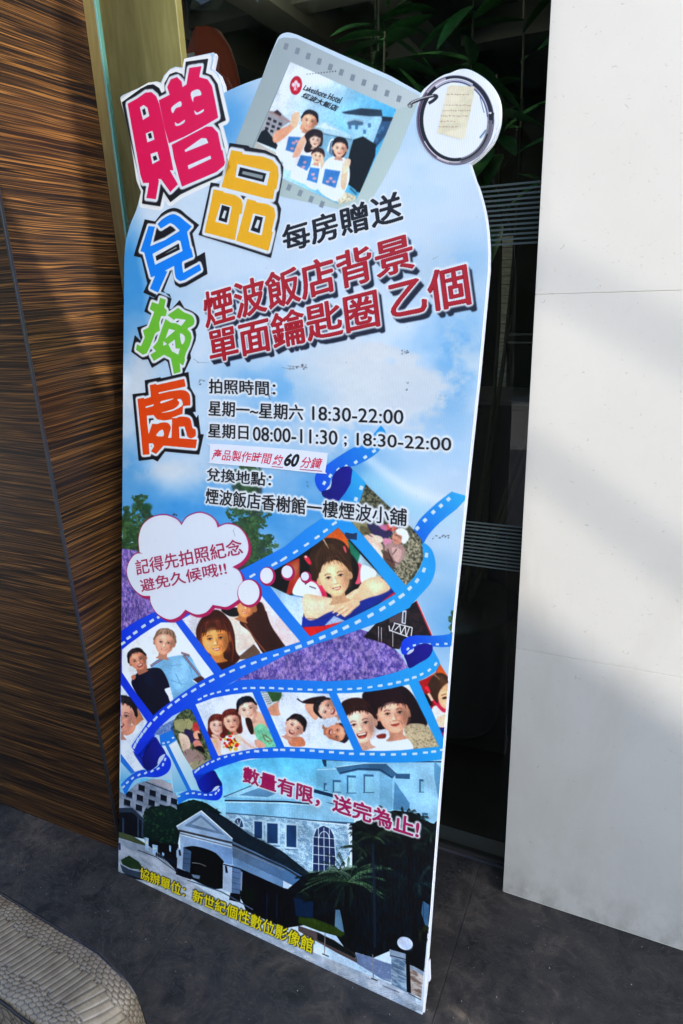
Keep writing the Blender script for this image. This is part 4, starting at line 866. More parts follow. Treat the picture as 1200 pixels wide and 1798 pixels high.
# ---- people inside the printed frames
def head(cx, cy, r, rot, skin=(226, 176, 150), hair=(34, 22, 22), style='long', smile=1.0, fr=.45, shade=.35, lit=(248, 214, 190), hw=1.0):
    """a printed face about 2.5 r tall; style: long, short, bob, tied"""
    c, s = math.cos(math.radians(rot)), math.sin(math.radians(rot))
    P = lambda pts: [(cx + (x * 1.07 * c - y * s) * r, cy + (x * 1.07 * s + y * c) * r) for x, y in pts]
    w = r / 10.
    if style == 'long': fill(P(sm([(0, -1.5), (.75, -1.3), (1.12 * hw, -.6), (1.15 * hw, .3), (1.1 * hw, 1.5), (.5, 1.75), (-.5, 1.75), (-1.1 * hw, 1.5), (-1.15 * hw, .2), (-1.1 * hw, -.7), (-.7, -1.3)])), hair)
    elif style == 'bob': fill(P(sm([(0, -1.5), (.8, -1.3), (1.2, -.5), (1.2, .6), (.9, 1.1), (-.9, 1.1), (-1.2, .6), (-1.2, -.5), (-.8, -1.3)])), hair)
    else: fill(P(sm([(0, -1.45), (.7, -1.25), (1.02, -.6), (.98, .05), (-.98, .05), (-1.02, -.6), (-.7, -1.25)])), hair)
    fill(P(sm([(-.36, .8), (.36, .8), (.42, 1.45), (.62, 1.75), (-.62, 1.75), (-.42, 1.45)])), [v * .80 for v in skin])
    fill(P(ell(-.93, .15, .16, .26)), [v * .85 for v in skin]); fill(P(ell(.93, .15, .16, .26)), [v * .8 for v in skin])
    fill(P(sm([(-.85, -.6), (0, -1.05), (.85, -.6), (.88, .15), (.68, .82), (.3, 1.2), (0, 1.28), (-.3, 1.2), (-.68, .82), (-.88, .15)])), skin)
    fill(P(ell(-.28, .1, .5, .8)), lit, .6, r * .16); fill(P(sm([(.9, -.5), (.5, .2), (.62, .9), (.3, 1.22), (.72, .9), (.9, .1)])), [v * .62 for v in skin], shade + .3, r * .12)
    fill(P(ell(-.45, .42, .22, .17)), (226, 140, 124), .4, r * .1); fill(P(ell(.45, .42, .22, .17)), (214, 128, 112), .4, r * .1)
    # hair over the forehead, its edge broken into strands
    fill(P(sm([(-.95, -.15), (-.95, -.75), (-.45, -1.3), (.4, -1.32), (.95, -.75), (.97, -.1), (.80, -.45), (.42, -.86 + fr * .5), (-.1, -.95 + fr * .6), (-.52, -.84 + fr * .48), (-.82, -.45)])), hair)
    rr = random.Random(int(cx * 7 + cy)); hl = [min(255, v * 1.45 + 26) for v in hair]; hd_ = [v * .6 for v in hair]
    for k in range(22):
        x = -.82 + 1.64 * k / 21; yb = -.90 + fr * .58 + .38 * abs(x) ** 2 + rr.uniform(-.10, .16); x0_ = x * .62 + rr.uniform(-.05, .05)
        line(P(sm([(x0_, -1.22 + .2 * abs(x)), ((x + x0_) / 2 + .05, (-1.1 + yb) / 2 - .08), (x + rr.uniform(-.06, .06), yb)], 4, closed=False)), hair if k % 3 else hd_, w * 1.3, w * .4, .9)
    for k in range(9):
        x = rr.uniform(-.7, .7); line(P(sm([(x * .6, -1.28), (x * .9, -1.0), (x * 1.05, -.72 + fr * .2)], 4, closed=False)), hl, w * .7, w * .25, .55)
    fill(P(sm([(-.62, -1.08), (-.1, -1.26), (.35, -1.18), (0, -1.08), (-.4, -.96)])), hl, .38, r * .08)
    if style in ('long', 'bob'):
        for k in range(16):
            sd_ = -1 if k % 2 else 1; x = sd_ * rr.uniform(.86, 1.12) * hw; yl = 1.6 if style == 'long' else 1.0
            line(P(sm([(x * .8, -1.0), (x, -.2), (x * rr.uniform(.92, 1.06), yl * rr.uniform(.5, 1.05))], 5, closed=False)), hl if k % 3 == 0 else hd_, w * .8, w * .4, .6)
    else:
        for k in range(18):
            a = rr.uniform(-2.9, -.25); line(P([(math.cos(a) * .98, -.45 + math.sin(a) * .92), (math.cos(a + .12) * 1.08, -.45 + math.sin(a + .12) * 1.06)]), hair, w * .8, w * .3, .8)
    fill(P(sm([(-.55, -.12), (-.2, -.16), (-.12, .3), (-.3, .2), (-.5, .12)])), [v * .80 for v in skin], .5, r * .07); fill(P(sm([(.55, -.12), (.2, -.16), (.16, .3), (.3, .2), (.5, .12)])), [v * .72 for v in skin], .55, r * .07)
    fill(P(sm([(.6, -.6), (.86, -.1), (.8, .4), (.6, .9), (.25, 1.22), (.45, .7), (.55, .2)])), [v * .60 for v in skin], .55, r * .13)
    fill(P(ell(-.15, -.52, .34, .2)), [min(255, v * 1.06 + 6) for v in lit], .6, r * .12); fill(P(ell(0, 1.02, .26, .1)), lit, .5, r * .07)
    for e in (-.36, .38):
        line(P(sm([(e - .19, -.17), (e, -.24), (e + .19, -.16)], closed=False)), [v * .9 + 30 for v in hair], w * .7, w * .35, .8)
        fill(P(ell(e, .03, .15, .055)), (216, 204, 200)); fill(P(ell(e, .025, .075, .065)), (22, 14, 14)); line(P(sm([(e - .17, .03), (e, -.035), (e + .17, .02)], closed=False)), (34, 20, 20), w * .5); line(P(sm([(e - .14, .12), (e, .15), (e + .14, .11)], closed=False)), [v * .72 for v in skin], w * .5, w * .3, .6)
    fill(P(sm([(.02, .0), (.12, .1), (.17, .42), (.1, .5), (.04, .3)])), [v * .76 for v in skin], .7, r * .03); line(P(sm([(-.12, .48), (-.02, .52), (.13, .49)], closed=False)), [v * .55 for v in skin], w * .6, w * .4, .85); fill(P(ell(-.03, .34, .06, .12)), (255, 238, 224), .75, r * .04)
    line(P(sm([(-.2, .5), (-.36, .66), (-.4, .8)], closed=False)), [v * .72 for v in skin], w * .7, w * .3, .5); line(P(sm([(.2, .5), (.37, .64), (.42, .8)], closed=False)), [v * .62 for v in skin], w * .7, w * .3, .6)
    if smile > 1.2:
        fill(P(sm([(-.32, .66), (0, .63), (.32, .65), (.22, .92), (0, 1.0), (-.22, .92)])), (112, 36, 36)); fill(P(sm([(-.25, .68), (0, .66), (.25, .67), (.18, .77), (-.18, .77)])), (236, 228, 222)); fill(P(ell(0, .92, .14, .05)), (190, 96, 92))
    else:
        fill(P(sm([(-.27, .73), (-.1, .71), (.1, .71), (.27, .72), (.16, .84 + .04 * smile), (0, .88 + .04 * smile), (-.16, .84)])), (172, 82, 76)); line(P(sm([(-.27, .73), (0, .77), (.27, .72)], closed=False)), (96, 34, 34), w * .5)
        if smile > .6: fill(P(sm([(-.19, .75), (0, .765), (.19, .745), (.11, .83), (-.11, .83)])), (240, 230, 224))
def bodyp(pts, col, P=lambda q: q, a=1.0, soft=0): fill(P(sm(pts)), col, a, soft)

F1 = Z4([(17, 365), (60, 330), (140, 272), (200, 232), (265, 192), (360, 190), (480, 355), (605, 522), (530, 560), (440, 618), (340, 690), (270, 740), (217, 786), (100, 635), (17, 510)])
def f1():
    fill(F1, lingrad((230, 1180), (206, 218, 232), (340, 1130), (232, 238, 248)))
    bodyp([(200, 470), (250, 425), (330, 410), (400, 400), (455, 410), (490, 470), (530, 540), (500, 580), (440, 640), (360, 690), (320, 640), (300, 560), (240, 500)], (116, 170, 214), Z4); bodyp([(340, 440), (420, 430), (440, 520), (400, 620), (350, 600)], (134, 186, 226), Z4, .8, 3)
    for a, b in (((410, 400), (520, 540)), ((200, 470), (290, 415)), ((395, 385), (450, 405))): line(Z4([a, b]), (60, 26, 44), 3.2); line(Z4([a, b]), (220, 214, 226), 1)
    for a, b in (((330, 470), (400, 460)), ((330, 560), (420, 590)), ((450, 470), (470, 540)), ((360, 520), (400, 600))): line(Z4([a, b]), (70, 124, 174), 1.4, .6, .8)
    bodyp([(470, 560), (520, 535), (545, 555), (520, 580)], (70, 40, 36), Z4); line(Z4([(470, 560), (500, 582)]), (240, 240, 246), 1.6)
    bodyp([(78, 570), (110, 520), (170, 490), (250, 482), (290, 520), (322, 605), (290, 620), (325, 690), (300, 740), (217, 790), (140, 690), (95, 620)], (10, 18, 42), Z4); bodyp([(150, 540), (210, 530), (200, 600)], (22, 32, 62), Z4, .7, 3)
    bodyp([(76, 540), (95, 525), (108, 540), (90, 560)], (176, 110, 92), Z4)
    fill(Z4([(300, 612), (325, 605), (345, 680), (322, 695)]), (232, 236, 246)); bodyp([(110, 480), (160, 450), (178, 485), (130, 525)], (170, 108, 90), Z4)
    head(*Z4([(290, 318)])[0], 17, 8, (206, 150, 130), (122, 98, 84), 'short', .9, .1, .3, (230, 184, 164)); head(*Z4([(118, 430)])[0], 14.5, -24, (196, 132, 110), (28, 24, 30), 'short', 1.6, .0, .3, (220, 164, 142))
photo_finish(COUPLE, 31); clipfill(F1, f1); photo_finish(F1, 71)
F2 = Z4([(400, 172), (470, 130), (600, 60), (700, 30), (900, 10), (1000, 130), (1157, 315), (1040, 352), (900, 392), (780, 438), (655, 496), (530, 340)])
def f2():
    fill(F2, lingrad((330, 1100), (196, 200, 216), (520, 1110), (226, 226, 236)))
    fill(Z4([(700, 150), (850, 150), (880, 320), (740, 400)]), (214, 202, 198)); fill(Z4([(740, 430), (860, 330), (900, 380), (900, 420)]), (96, 76, 66)); fill(Z4(sm([(650, 110), (720, 95), (790, 110), (760, 150), (700, 150)])), (24, 24, 26))
    bodyp([(900, 60), (1000, 130), (1160, 310), (1060, 350), (1000, 300), (930, 180)], (222, 204, 214), Z4); line(Z4(sm([(935, 120), (970, 220), (1060, 350)], closed=False)), (30, 18, 20), 2.2)
    bodyp([(770, 180), (900, 60), (960, 200), (1050, 350), (930, 390), (880, 330), (830, 250)], (58, 30, 24), Z4); line(Z4(sm([(800, 200), (870, 300), (940, 385)], closed=False)), (150, 92, 60), 1.4)
    head(*Z4([(815, 82)])[0], 17, 20, (206, 134, 84), (50, 26, 22), 'tied', .9, .3, .3, (236, 170, 116)); fill(Z4(ell(840, 60, 66, 60)), (50, 26, 22), 0)
    bodyp([(490, 250), (530, 160), (620, 110), (700, 170), (735, 260), (745, 370), (770, 420), (720, 470), (650, 500), (600, 430), (520, 330)], (60, 26, 16), Z4)
    head(*Z4([(612, 292)])[0], 24.5, -7, (218, 142, 78), (74, 32, 18), 'bob', .95, .62, .5, (244, 186, 120)); line(Z4(sm([(700, 250), (728, 350), (720, 440)], closed=False)), (130, 62, 32), 2.5, 1)
clipfill(F2, f2); photo_finish(F2, 72)
F3 = Z2([(180, 530), (150, 455), (385, 322), (540, 215), (680, 108), (752, 182), (900, 345), (1098, 590), (960, 672), (800, 752), (640, 828), (475, 900), (300, 690)])
def f3():
    fill(F3, (14, 18, 20)); fill(Z2([(560, 195), (680, 108), (755, 190), (760, 300), (640, 240)]), (204, 96, 34)); fill(Z2([(745, 190), (860, 320), (840, 400), (780, 330)]), (34, 112, 92)); fill(Z2([(840, 300), (1000, 470), (880, 460), (820, 380)]), (150, 178, 198))
    fill(Z2([(300, 370), (400, 330), (400, 470), (340, 590), (300, 600), (330, 480)]), (148, 44, 30)); fill(Z2([(340, 380), (395, 350), (390, 430), (350, 500)]), (160, 116, 84), .8, 3); fill(Z2([(180, 530), (330, 600), (440, 620), (420, 830), (330, 740)]), lingrad((480, 1040), (150, 190, 226), (530, 1100), (190, 208, 232)))
    fill(Z2([(420, 760), (700, 640), (1060, 540), (1098, 590), (800, 752), (475, 900), (415, 830)]), lingrad((540, 1100), (24, 50, 150), (680, 1050), (28, 44, 130))); fill(Z2([(580, 820), (650, 750), (740, 790)]), (150, 172, 210)); fill(Z2([(415, 832), (580, 822), (780, 775), (640, 830), (475, 902)]), (196, 34, 34)); fill(Z2([(990, 650), (1090, 575), (1100, 590), (1000, 655)]), (196, 30, 44))
    bodyp([(350, 590), (380, 500), (420, 470), (450, 600)], (226, 230, 240), Z2); line(Z2([(345, 600), (420, 612)]), (60, 120, 190), 1.6)
    bodyp([(470, 470), (530, 460), (600, 600), (560, 640), (480, 560)], (206, 44, 92), Z2); bodyp([(800, 380), (850, 380), (850, 500), (800, 510)], (214, 84, 110), Z2)
    fill(Z2(ell(600, 640, 90, 22, -10)), (150, 100, 76), .5, 5)
    bodyp([(430, 540), (480, 500), (530, 530), (560, 620), (470, 640), (420, 600)], (238, 232, 240), Z2); line(Z2([(470, 535), (520, 552)]), (30, 34, 60), 1.6); bodyp([(850, 390), (920, 400), (960, 440), (920, 500), (850, 510)], (236, 236, 240), Z2)
    skin = (232, 192, 164); bodyp([(860, 500), (930, 470), (990, 470), (1060, 545), (1000, 590), (900, 620), (800, 660), (720, 690), (700, 650), (800, 580)], (222, 176, 146), Z2); bodyp([(900, 490), (980, 480), (1030, 540), (930, 580)], (240, 208, 182), Z2, .8, 4)
    bodyp([(420, 650), (440, 590), (520, 600), (640, 620), (720, 610), (800, 560), (830, 560), (760, 640), (700, 690), (600, 730), (500, 780), (440, 760)], skin, Z2); bodyp([(440, 650), (560, 640), (640, 650), (540, 720), (460, 720)], (246, 222, 204), Z2, .8, 4)
    bodyp([(640, 700), (720, 640), (800, 630), (840, 660), (800, 700), (760, 740), (720, 755), (700, 740)], (228, 184, 154), Z2)
    for a, b in (((720, 680), (640, 728)), ((750, 690), (670, 748)), ((790, 690), (722, 756))): line(Z2([a, b]), (244, 208, 180), 3.4, 2.4); line(Z2([(a[0] + 4, a[1] + 10), (b[0] + 6, b[1] + 6)]), (150, 96, 74), .8)
    line(Z2(sm([(450, 770), (560, 770), (650, 740)], closed=False)), (40, 20, 40), 1.6, .6, .7)
    bodyp([(740, 280), (800, 330), (830, 400), (810, 500), (760, 540), (760, 400)], (26, 18, 18), Z2); bodyp([(470, 330), (500, 260), (540, 470), (510, 480), (480, 440)], (44, 28, 20), Z2)
    bodyp([(480, 470), (470, 330), (500, 250), (560, 195), (640, 185), (720, 215), (770, 300), (775, 420), (740, 440), (560, 480), (520, 500)], (56, 38, 26), Z2)
    head(*Z2([(652, 462)])[0], 27.5, -12, (232, 186, 148), (58, 38, 24), 'tied', .95, -.25, .4, (250, 220, 188))
    fill(Z2(sm([(545, 300), (600, 240), (690, 245), (750, 310), (760, 400), (735, 370), (690, 320), (640, 300), (590, 330), (560, 400), (548, 440), (535, 380)])), (58, 39, 26))
    for k in range(30):
        x = 545 + k * 7.2; e_ = (x + (k - 15) * 1.2, 345 + 26 * math.cos(k * 1.7) + abs(k - 13) * 2.4); line(Z2(sm([(600 + (k - 10) * 2.0, 225), ((x + 600) / 2 + (k - 15) * 1.5, 280), e_], 5, closed=False)), ((104, 76, 50), (38, 26, 18), (78, 54, 36))[k % 3], 1.5, .5, .85)
    for k in range(12): line(Z2(sm([(585 - k * 5, 215 + k * 6), (540 - k * 3, 290 + k * 5), (520 + k * 2, 400 + k * 3)], 5, closed=False)), ((112, 84, 58), (40, 28, 20))[k % 2], 1.1, .5, .7)
    for k in range(10): line(Z2(sm([(640 + k * 8, 205 + k * 4), (720 + k * 3, 260 + k * 4), (755, 330 + k * 10)], 5, closed=False)), ((100, 74, 50), (36, 26, 18))[k % 2], 1.1, .5, .7)
    line(Z2([(572, 192), (612, 262)]), (206, 178, 156), 2.6, .7)
    bodyp([(430, 322), (452, 312), (474, 336), (486, 372), (470, 378), (448, 356)], (186, 44, 66), Z2); bodyp([(434, 318), (450, 313), (452, 330)], (226, 200, 206), Z2); bodyp([(716, 248), (730, 246), (742, 284), (732, 288)], (196, 84, 100), Z2)
clipfill(F3, f3); photo_finish(F3, 73)
F0 = Z5([(52, 86), (240, 350), (190, 410), (150, 460), (125, 528), (140, 572), (215, 682), (150, 702), (52, 575)])
def f0():
    fill(F0, (200, 216, 238)); bodyp([(105, 190), (130, 180), (200, 310), (215, 350), (150, 380), (110, 300)], (186, 124, 92), Z5); bodyp([(50, 420), (150, 380), (230, 350), (215, 690), (50, 600)], (206, 222, 244), Z5)
    bodyp([(50, 420), (60, 400), (150, 370), (140, 420), (90, 445)], (200, 140, 118), Z5); head(*Z5([(52, 300)])[0], 24, 10, (228, 164, 148), (30, 26, 32), 'short', 2, .1, .2, (240, 196, 184))
clipfill(F0, f0); photo_finish(F0, 70)
G0 = Z5(sm([(545, 262), (500, 262), (450, 300), (420, 350), (412, 400), (440, 470), (490, 580), (560, 692)], closed=False) + [(690, 610), (640, 470), (575, 320)])
def g0():
    fill(G0, noisy((46, 60, 44), (110, 122, 88), 4, 3, 1)); 
    for p_, c_ in (([(430, 340), (530, 330), (560, 380), (500, 420), (440, 400)], (150, 150, 112)), ([(560, 360), (590, 360), (600, 420), (560, 410)], (180, 60, 62)), ([(500, 400), (560, 420), (600, 470), (560, 500), (510, 470)], (48, 40, 78)), ([(460, 430), (520, 450), (540, 520), (500, 570), (470, 500)], (206, 184, 170)),
                   ([(560, 430), (600, 410), (612, 460), (575, 470)], (214, 150, 130)), ([(560, 490), (600, 480), (630, 540), (580, 540)], (196, 130, 120)), ([(490, 560), (560, 540), (640, 600), (600, 640), (530, 640)], (150, 130, 128)), ([(530, 640), (640, 620), (690, 610), (600, 660), (560, 690)], (150, 146, 120)), ([(590, 430), (620, 440), (610, 480)], (40, 26, 26)), ([(570, 530), (620, 520), (640, 570)], (30, 22, 26))):
        bodyp(p_, c_, Z5)
    for k in range(26): r = random.Random(k); x, y = r.uniform(440, 680), r.uniform(300, 680); line(Z5([(x, y), (x + r.uniform(-30, 30), y + r.uniform(-30, 30))]), r.choice([(30, 24, 24), (220, 210, 196), (90, 70, 60)]), 1.3, .5, .8)
clipfill(G0, g0); photo_finish(G0, 71)
G1 = Z5([(575, 226), (700, 180), (830, 155), (975, 140), (1060, 330), (1145, 526), (1000, 536), (870, 560), (736, 590), (650, 400)])
def g1():
    fill(G1, lingrad((350, 1240), (196, 212, 236), (460, 1300), (214, 224, 240)))
    bodyp([(680, 470), (700, 430), (750, 480), (770, 590), (720, 600)], (216, 176, 160), Z5); bodyp([(740, 520), (800, 460), (900, 400), (950, 470), (1020, 530), (900, 570), (780, 590)], (216, 214, 226), Z5)
    bodyp([(930, 320), (990, 270), (1060, 310), (1090, 390), (1000, 440), (940, 400)], (216, 166, 148), Z5); bodyp([(990, 390), (1060, 370), (1150, 520), (1080, 540), (1010, 470)], (116, 190, 160), Z5)
    for k in range(30): r = random.Random(k); x, y = r.uniform(1000, 1130), r.uniform(400, 520); fill(Z5(ell(x, y, 5, 4)), (60, 130, 100), .7)
    line(Z5(sm([(1045, 430), (1070, 480), (1110, 480), (1060, 440)], closed=False)), (120, 70, 40), 1.2)
    head(*Z5([(728, 372)])[0], 13.2, 2, (226, 176, 164), (84, 34, 28), 'long', .95, .6, .4, (246, 208, 200)); head(*Z5([(828, 342)])[0], 14.2, -8, (222, 164, 146), (88, 36, 30), 'long', .3, .35, .4, (244, 200, 184)); head(*Z5([(940, 258)])[0], 15.5, -20, (226, 178, 164), (16, 22, 34), 'tied', .95, .35, .4, (246, 212, 202))
    bodyp([(925, 330), (965, 330), (985, 420), (960, 430)], (50, 30, 30), Z5)
    r = random.Random(3)
    for k in range(40): x, y = r.gauss(825, 32), r.gauss(490, 30); fill(Z5(ell(x, y, r.uniform(7, 15), r.uniform(6, 12))), r.choice([(186, 18, 26), (140, 8, 16), (214, 40, 40), (40, 80, 40), (216, 180, 60), (90, 8, 16)]))
    bodyp([(850, 450), (890, 445), (905, 480), (870, 490)], (232, 196, 184), Z5); line(Z5(sm([(900, 470), (960, 520), (1000, 530)], closed=False)), (224, 186, 172), 4, 3); line(Z5(sm([(690, 440), (740, 480), (742, 590)], closed=False)), (226, 186, 172), 4, 4); bodyp([(990, 480), (1030, 480), (1070, 520), (1010, 530)], (206, 156, 140), Z5)
clipfill(G1, g1); photo_finish(G1, 72)
G2 = Z6([(58, 113), (200, 116), (330, 120), (460, 125), (530, 285), (606, 456), (470, 452), (330, 444), (200, 438), (130, 280)])
def g2():
    fill(G2, (200, 216, 240)); fill(Z6([(58, 113), (95, 113), (130, 175), (100, 215)]), (190, 200, 210))
    for k in range(6): line(Z6([(60 + k * 8, 122 + k * 13), (100 + k * 5, 120 + k * 12)]), (70, 90, 104), 1)
    leafblob(Z6([(98, 114), (185, 118), (180, 165), (130, 175)]), 3, (56, 92, 56), (120, 150, 96), 30, .6, 1.4)
    bodyp([(100, 215), (180, 165), (200, 200), (180, 250), (120, 250)], (206, 150, 126), Z6); bodyp([(180, 150), (280, 130), (340, 180), (420, 270), (420, 420), (330, 440), (220, 300), (170, 230)], (206, 220, 240), Z6); bodyp([(320, 190), (380, 180), (400, 250), (380, 280), (340, 240)], (214, 158, 136), Z6)
    bodyp([(300, 175), (360, 150), (440, 142), (410, 180), (340, 185)], (40, 24, 26), Z6); line(Z6(sm([(275, 155), (300, 172), (345, 180)], closed=False)), (30, 20, 24), 2.6, 1)
    head(*Z6([(447, 214)])[0], 16, -66, (226, 172, 156), (30, 26, 32), 'short', 1.8, .1, .3, (244, 202, 190)); bodyp([(225, 390), (300, 380), (320, 430), (240, 432)], (190, 120, 92), Z6); head(*Z6([(262, 318)])[0], 15.5, 32, (232, 176, 160), (28, 22, 26), 'short', 1.9, .4, .3, (248, 208, 196))
    head(*Z6([(508, 358)])[0], 15.5, 100, (206, 138, 112), (34, 30, 40), 'short', 1.9, .0, .4, (228, 170, 148)); bodyp([(330, 430), (420, 330), (440, 380), (560, 420), (600, 455), (400, 450)], (196, 216, 240), Z6)
clipfill(G2, g2); photo_finish(G2, 73)
G3 = Z6([(505, 123), (600, 121), (700, 114), (820, 96), (930, 70), (1010, 240), (1105, 436), (1000, 446), (880, 458), (770, 462), (656, 460), (580, 290)])
def g3():
    fill(G3, (206, 218, 238)); bodyp([(900, 80), (940, 100), (990, 210), (1040, 290), (1030, 320), (900, 330)], (206, 212, 214), Z6)
    bodyp([(655, 130), (760, 90), (880, 78), (950, 130), (1000, 220), (1036, 300), (1000, 325), (930, 310), (800, 330), (740, 330), (700, 250)], (30, 18, 26), Z6)
    bodyp([(900, 330), (950, 300), (1040, 320), (1105, 440), (960, 460), (920, 400)], (168, 158, 134), Z6)
    r = random.Random(4)
    for k in range(150): x, y = r.uniform(910, 1100), r.uniform(310, 455); fill(Z6(ell(x, y, r.uniform(2, 5), r.uniform(2, 4))), r.choice([(96, 80, 64), (206, 196, 168), (120, 104, 84), (70, 54, 44)]), .8)
    bodyp([(650, 430), (760, 380), (850, 350), (910, 380), (940, 455), (660, 462)], (208, 222, 242), Z6); bodyp([(740, 370), (790, 360), (790, 385), (750, 388)], (120, 48, 40), Z6)
    head(*Z6([(838, 238)])[0], 27.5, -8, (218, 160, 136), (34, 16, 24), 'tied', .2, .62, .45, (244, 202, 184)); bodyp([(690, 150), (800, 100), (880, 100), (900, 140), (850, 165), (760, 190), (720, 200)], (38, 18, 26), Z6); line(Z6(sm([(890, 110), (935, 200), (955, 300)], closed=False)), (30, 16, 24), 5, 4)
    head(*Z6([(640, 300)])[0], 27, -12, (232, 184, 166), (44, 24, 24), 'short', 1.5, .2, .35, (250, 218, 206)); bodyp([(535, 180), (600, 150), (670, 160), (710, 210), (650, 190), (600, 200), (560, 235)], (52, 30, 28), Z6)
clipfill(G3, g3); photo_finish(G3, 74)
G4 = RZ([(452, 935), (530, 905), (630, 842), (676, 752), (740, 850), (790, 940), (776, 1150), (750, 1500), (722, 1545), (580, 1215)])
def g4():
    fill(G4, (150, 22, 26)); fill(RZ([(540, 890), (640, 840), (680, 740), (800, 940), (780, 980), (700, 850)]), (206, 90, 30)); fill(RZ([(500, 1060), (590, 1100), (600, 1200), (560, 1180)]), (16, 12, 16))
    bodyp([(680, 1420), (740, 1400), (760, 1480), (725, 1545)], (24, 30, 120), RZ); fill(RZ([(700, 1480), (740, 1460), (735, 1545), (722, 1545)]), (200, 24, 40)); bodyp([(590, 1240), (640, 1190), (720, 1250), (780, 1230), (770, 1380), (680, 1420), (640, 1380)], (232, 224, 232), RZ); bodyp([(640, 1330), (760, 1280), (770, 1390), (690, 1420)], (236, 200, 178), RZ)
    bodyp([(600, 1130), (650, 1130), (750, 1240), (710, 1260), (640, 1190)], (206, 34, 84), RZ); bodyp([(555, 960), (620, 860), (700, 850), (760, 890), (790, 950), (720, 1000), (660, 1080), (655, 1170), (600, 1110), (560, 1040)], (62, 42, 28), RZ)
    bodyp([(660, 1080), (720, 980), (790, 970), (775, 1200), (730, 1225), (680, 1180)], (232, 184, 148), RZ); bodyp([(700, 1110), (740, 1095), (750, 1115), (715, 1125)], (40, 24, 20), RZ); line(RZ([(690, 1085), (745, 1065)]), (70, 44, 30), 1.2)
    for k in range(8): line(RZ(sm([(650 + k * 8, 880), (690 + k * 9, 960), (700 + k * 9, 1040)], closed=False)), (98, 68, 44), .9, .4, .7)
    line(RZ([(615, 862), (680, 920)]), (180, 150, 130), 1.6, .6); bodyp([(515, 1000), (550, 985), (580, 1050), (545, 1040)], (212, 40, 64), RZ); line(RZ([(555, 1060), (600, 1140)]), (226, 190, 176), 5)
clipfill(G4, g4); photo_finish(G4, 75)
# dark chevron where old tape tore the print
fill(Z3([(250, 730), (300, 738), (328, 732), (326, 780), (262, 772), (248, 750)]), (24, 44, 84))

# ------------------------------------------------------------------ thought bubble
BUB = Z1(sm([(184, 600), (178, 500), (205, 410), (270, 355), (360, 338), (440, 365), (478, 408)], closed=False) + sm([(478, 408), (520, 350), (600, 322), (670, 340), (715, 380), (730, 425)], closed=False) + sm([(730, 425), (800, 400), (880, 425), (935, 500), (945, 590), (905, 660), (835, 702)], closed=False) + sm([(835, 702), (880, 730), (905, 790), (905, 860), (880, 930)], closed=False) + sm([(880, 930), (800, 980), (740, 975), (698, 968)], closed=False)
      + sm([(698, 968), (650, 1020), (580, 1035), (505, 1002)], closed=False) + sm([(505, 1002), (460, 1050), (390, 1070), (310, 1030), (265, 960), (258, 905)], closed=False) + sm([(258, 905), (200, 900), (140, 850), (98, 760), (105, 680), (150, 615), (205, 606)], closed=False))
_bc = np.mean(np.array(BUB), 0)
BUB_OUT = [(x + (1.2 if x < _bc[0] else 4.6) * np.sign(x - _bc[0]) * min(1, abs(x - _bc[0]) / 25) + .6, y + (1.6 if y < _bc[1] else 5.2) * np.sign(y - _bc[1]) * min(1, abs(y - _bc[1]) / 25)) for x, y in BUB]
MAG = (164, 8, 84)
def grow_fill(loops_px, r, col, soft=0, shift=(0, 0)):
    m, x0, y0 = raster([C(l) for l in loops_px], pad=int(r) + 3); m = dilate(m, r)
    apply(m, x0 + int(shift[0]), y0 + int(shift[1]), col); return m, x0, y0
grow_fill([BUB], 3, MAG); grow_fill([[(x + 3.2, y + 3.6) for x, y in BUB]], 3, MAG); fill(BUB, (204, 218, 242))
BUBS = [(950, 880, 76, 88), (1076, 762, 46, 56)]; BUBS2 = [(310, 430, 40, 46), (440, 463, 29, 32)]
BUBPX = [(Z1([(a, b)])[0], c / 4, d / 4) for a, b, c, d in BUBS] + [(Z2([(a, b)])[0], c / 4.138, d / 4.138) for a, b, c, d in BUBS2]
for (x, y), a, b in BUBPX:
    fill(ell(x + 1.6, y + 1.6, a + 2.6, b + 2.8, 0), MAG); fill(ell(x, y, a, b), (212, 224, 244))
# ------------------------------------------------------------------ key-tag picture at the top
ZK = T(400, 50, 3.529); ZH = T(200, 80, 3.747); ZB = T(700, 100, 6); Z3c = T(200, 350, 5.995); Z4c = T(220, 510, 5.8)
CARD = ZK([(50, 705), (215, 300), (290, 118), (318, 66), (345, 56), (380, 58), (430, 62), (700, 190), (1000, 318), (1180, 412), (1175, 470), (1060, 760), (960, 950), (880, 1080), (690, 1120), (330, 1040)])
fill(CARD, lingrad((470, 120), (146, 166, 178), (640, 380), (176, 200, 206)))
line(ZK([(152, 745), (388, 205)]), (120, 138, 150), 1.2); 
fill(ZK([(345, 56), (430, 62), (700, 190), (1190, 415), (1170, 470), (1045, 500), (388, 205), (330, 120)]), lingrad((500, 70), (150, 166, 182), (720, 170), (182, 196, 208)), .8)
perf(ZK, [(362, 112), (433, 140), (500, 172), (568, 205), (637, 240), (705, 272), (775, 305), (845, 336), (915, 368), (988, 402), (1062, 436)], 26, 40, 17, (118, 132, 150))
perf(ZK, [(381, 985), (450, 1020), (518, 1058), (585, 1090)], 26, 40, 22, (124, 140, 158))
PIC = ZK([(388, 205), (1048, 500), (940, 760), (800, 1060), (690, 1090), (330, 925), (345, 830), (160, 748)])
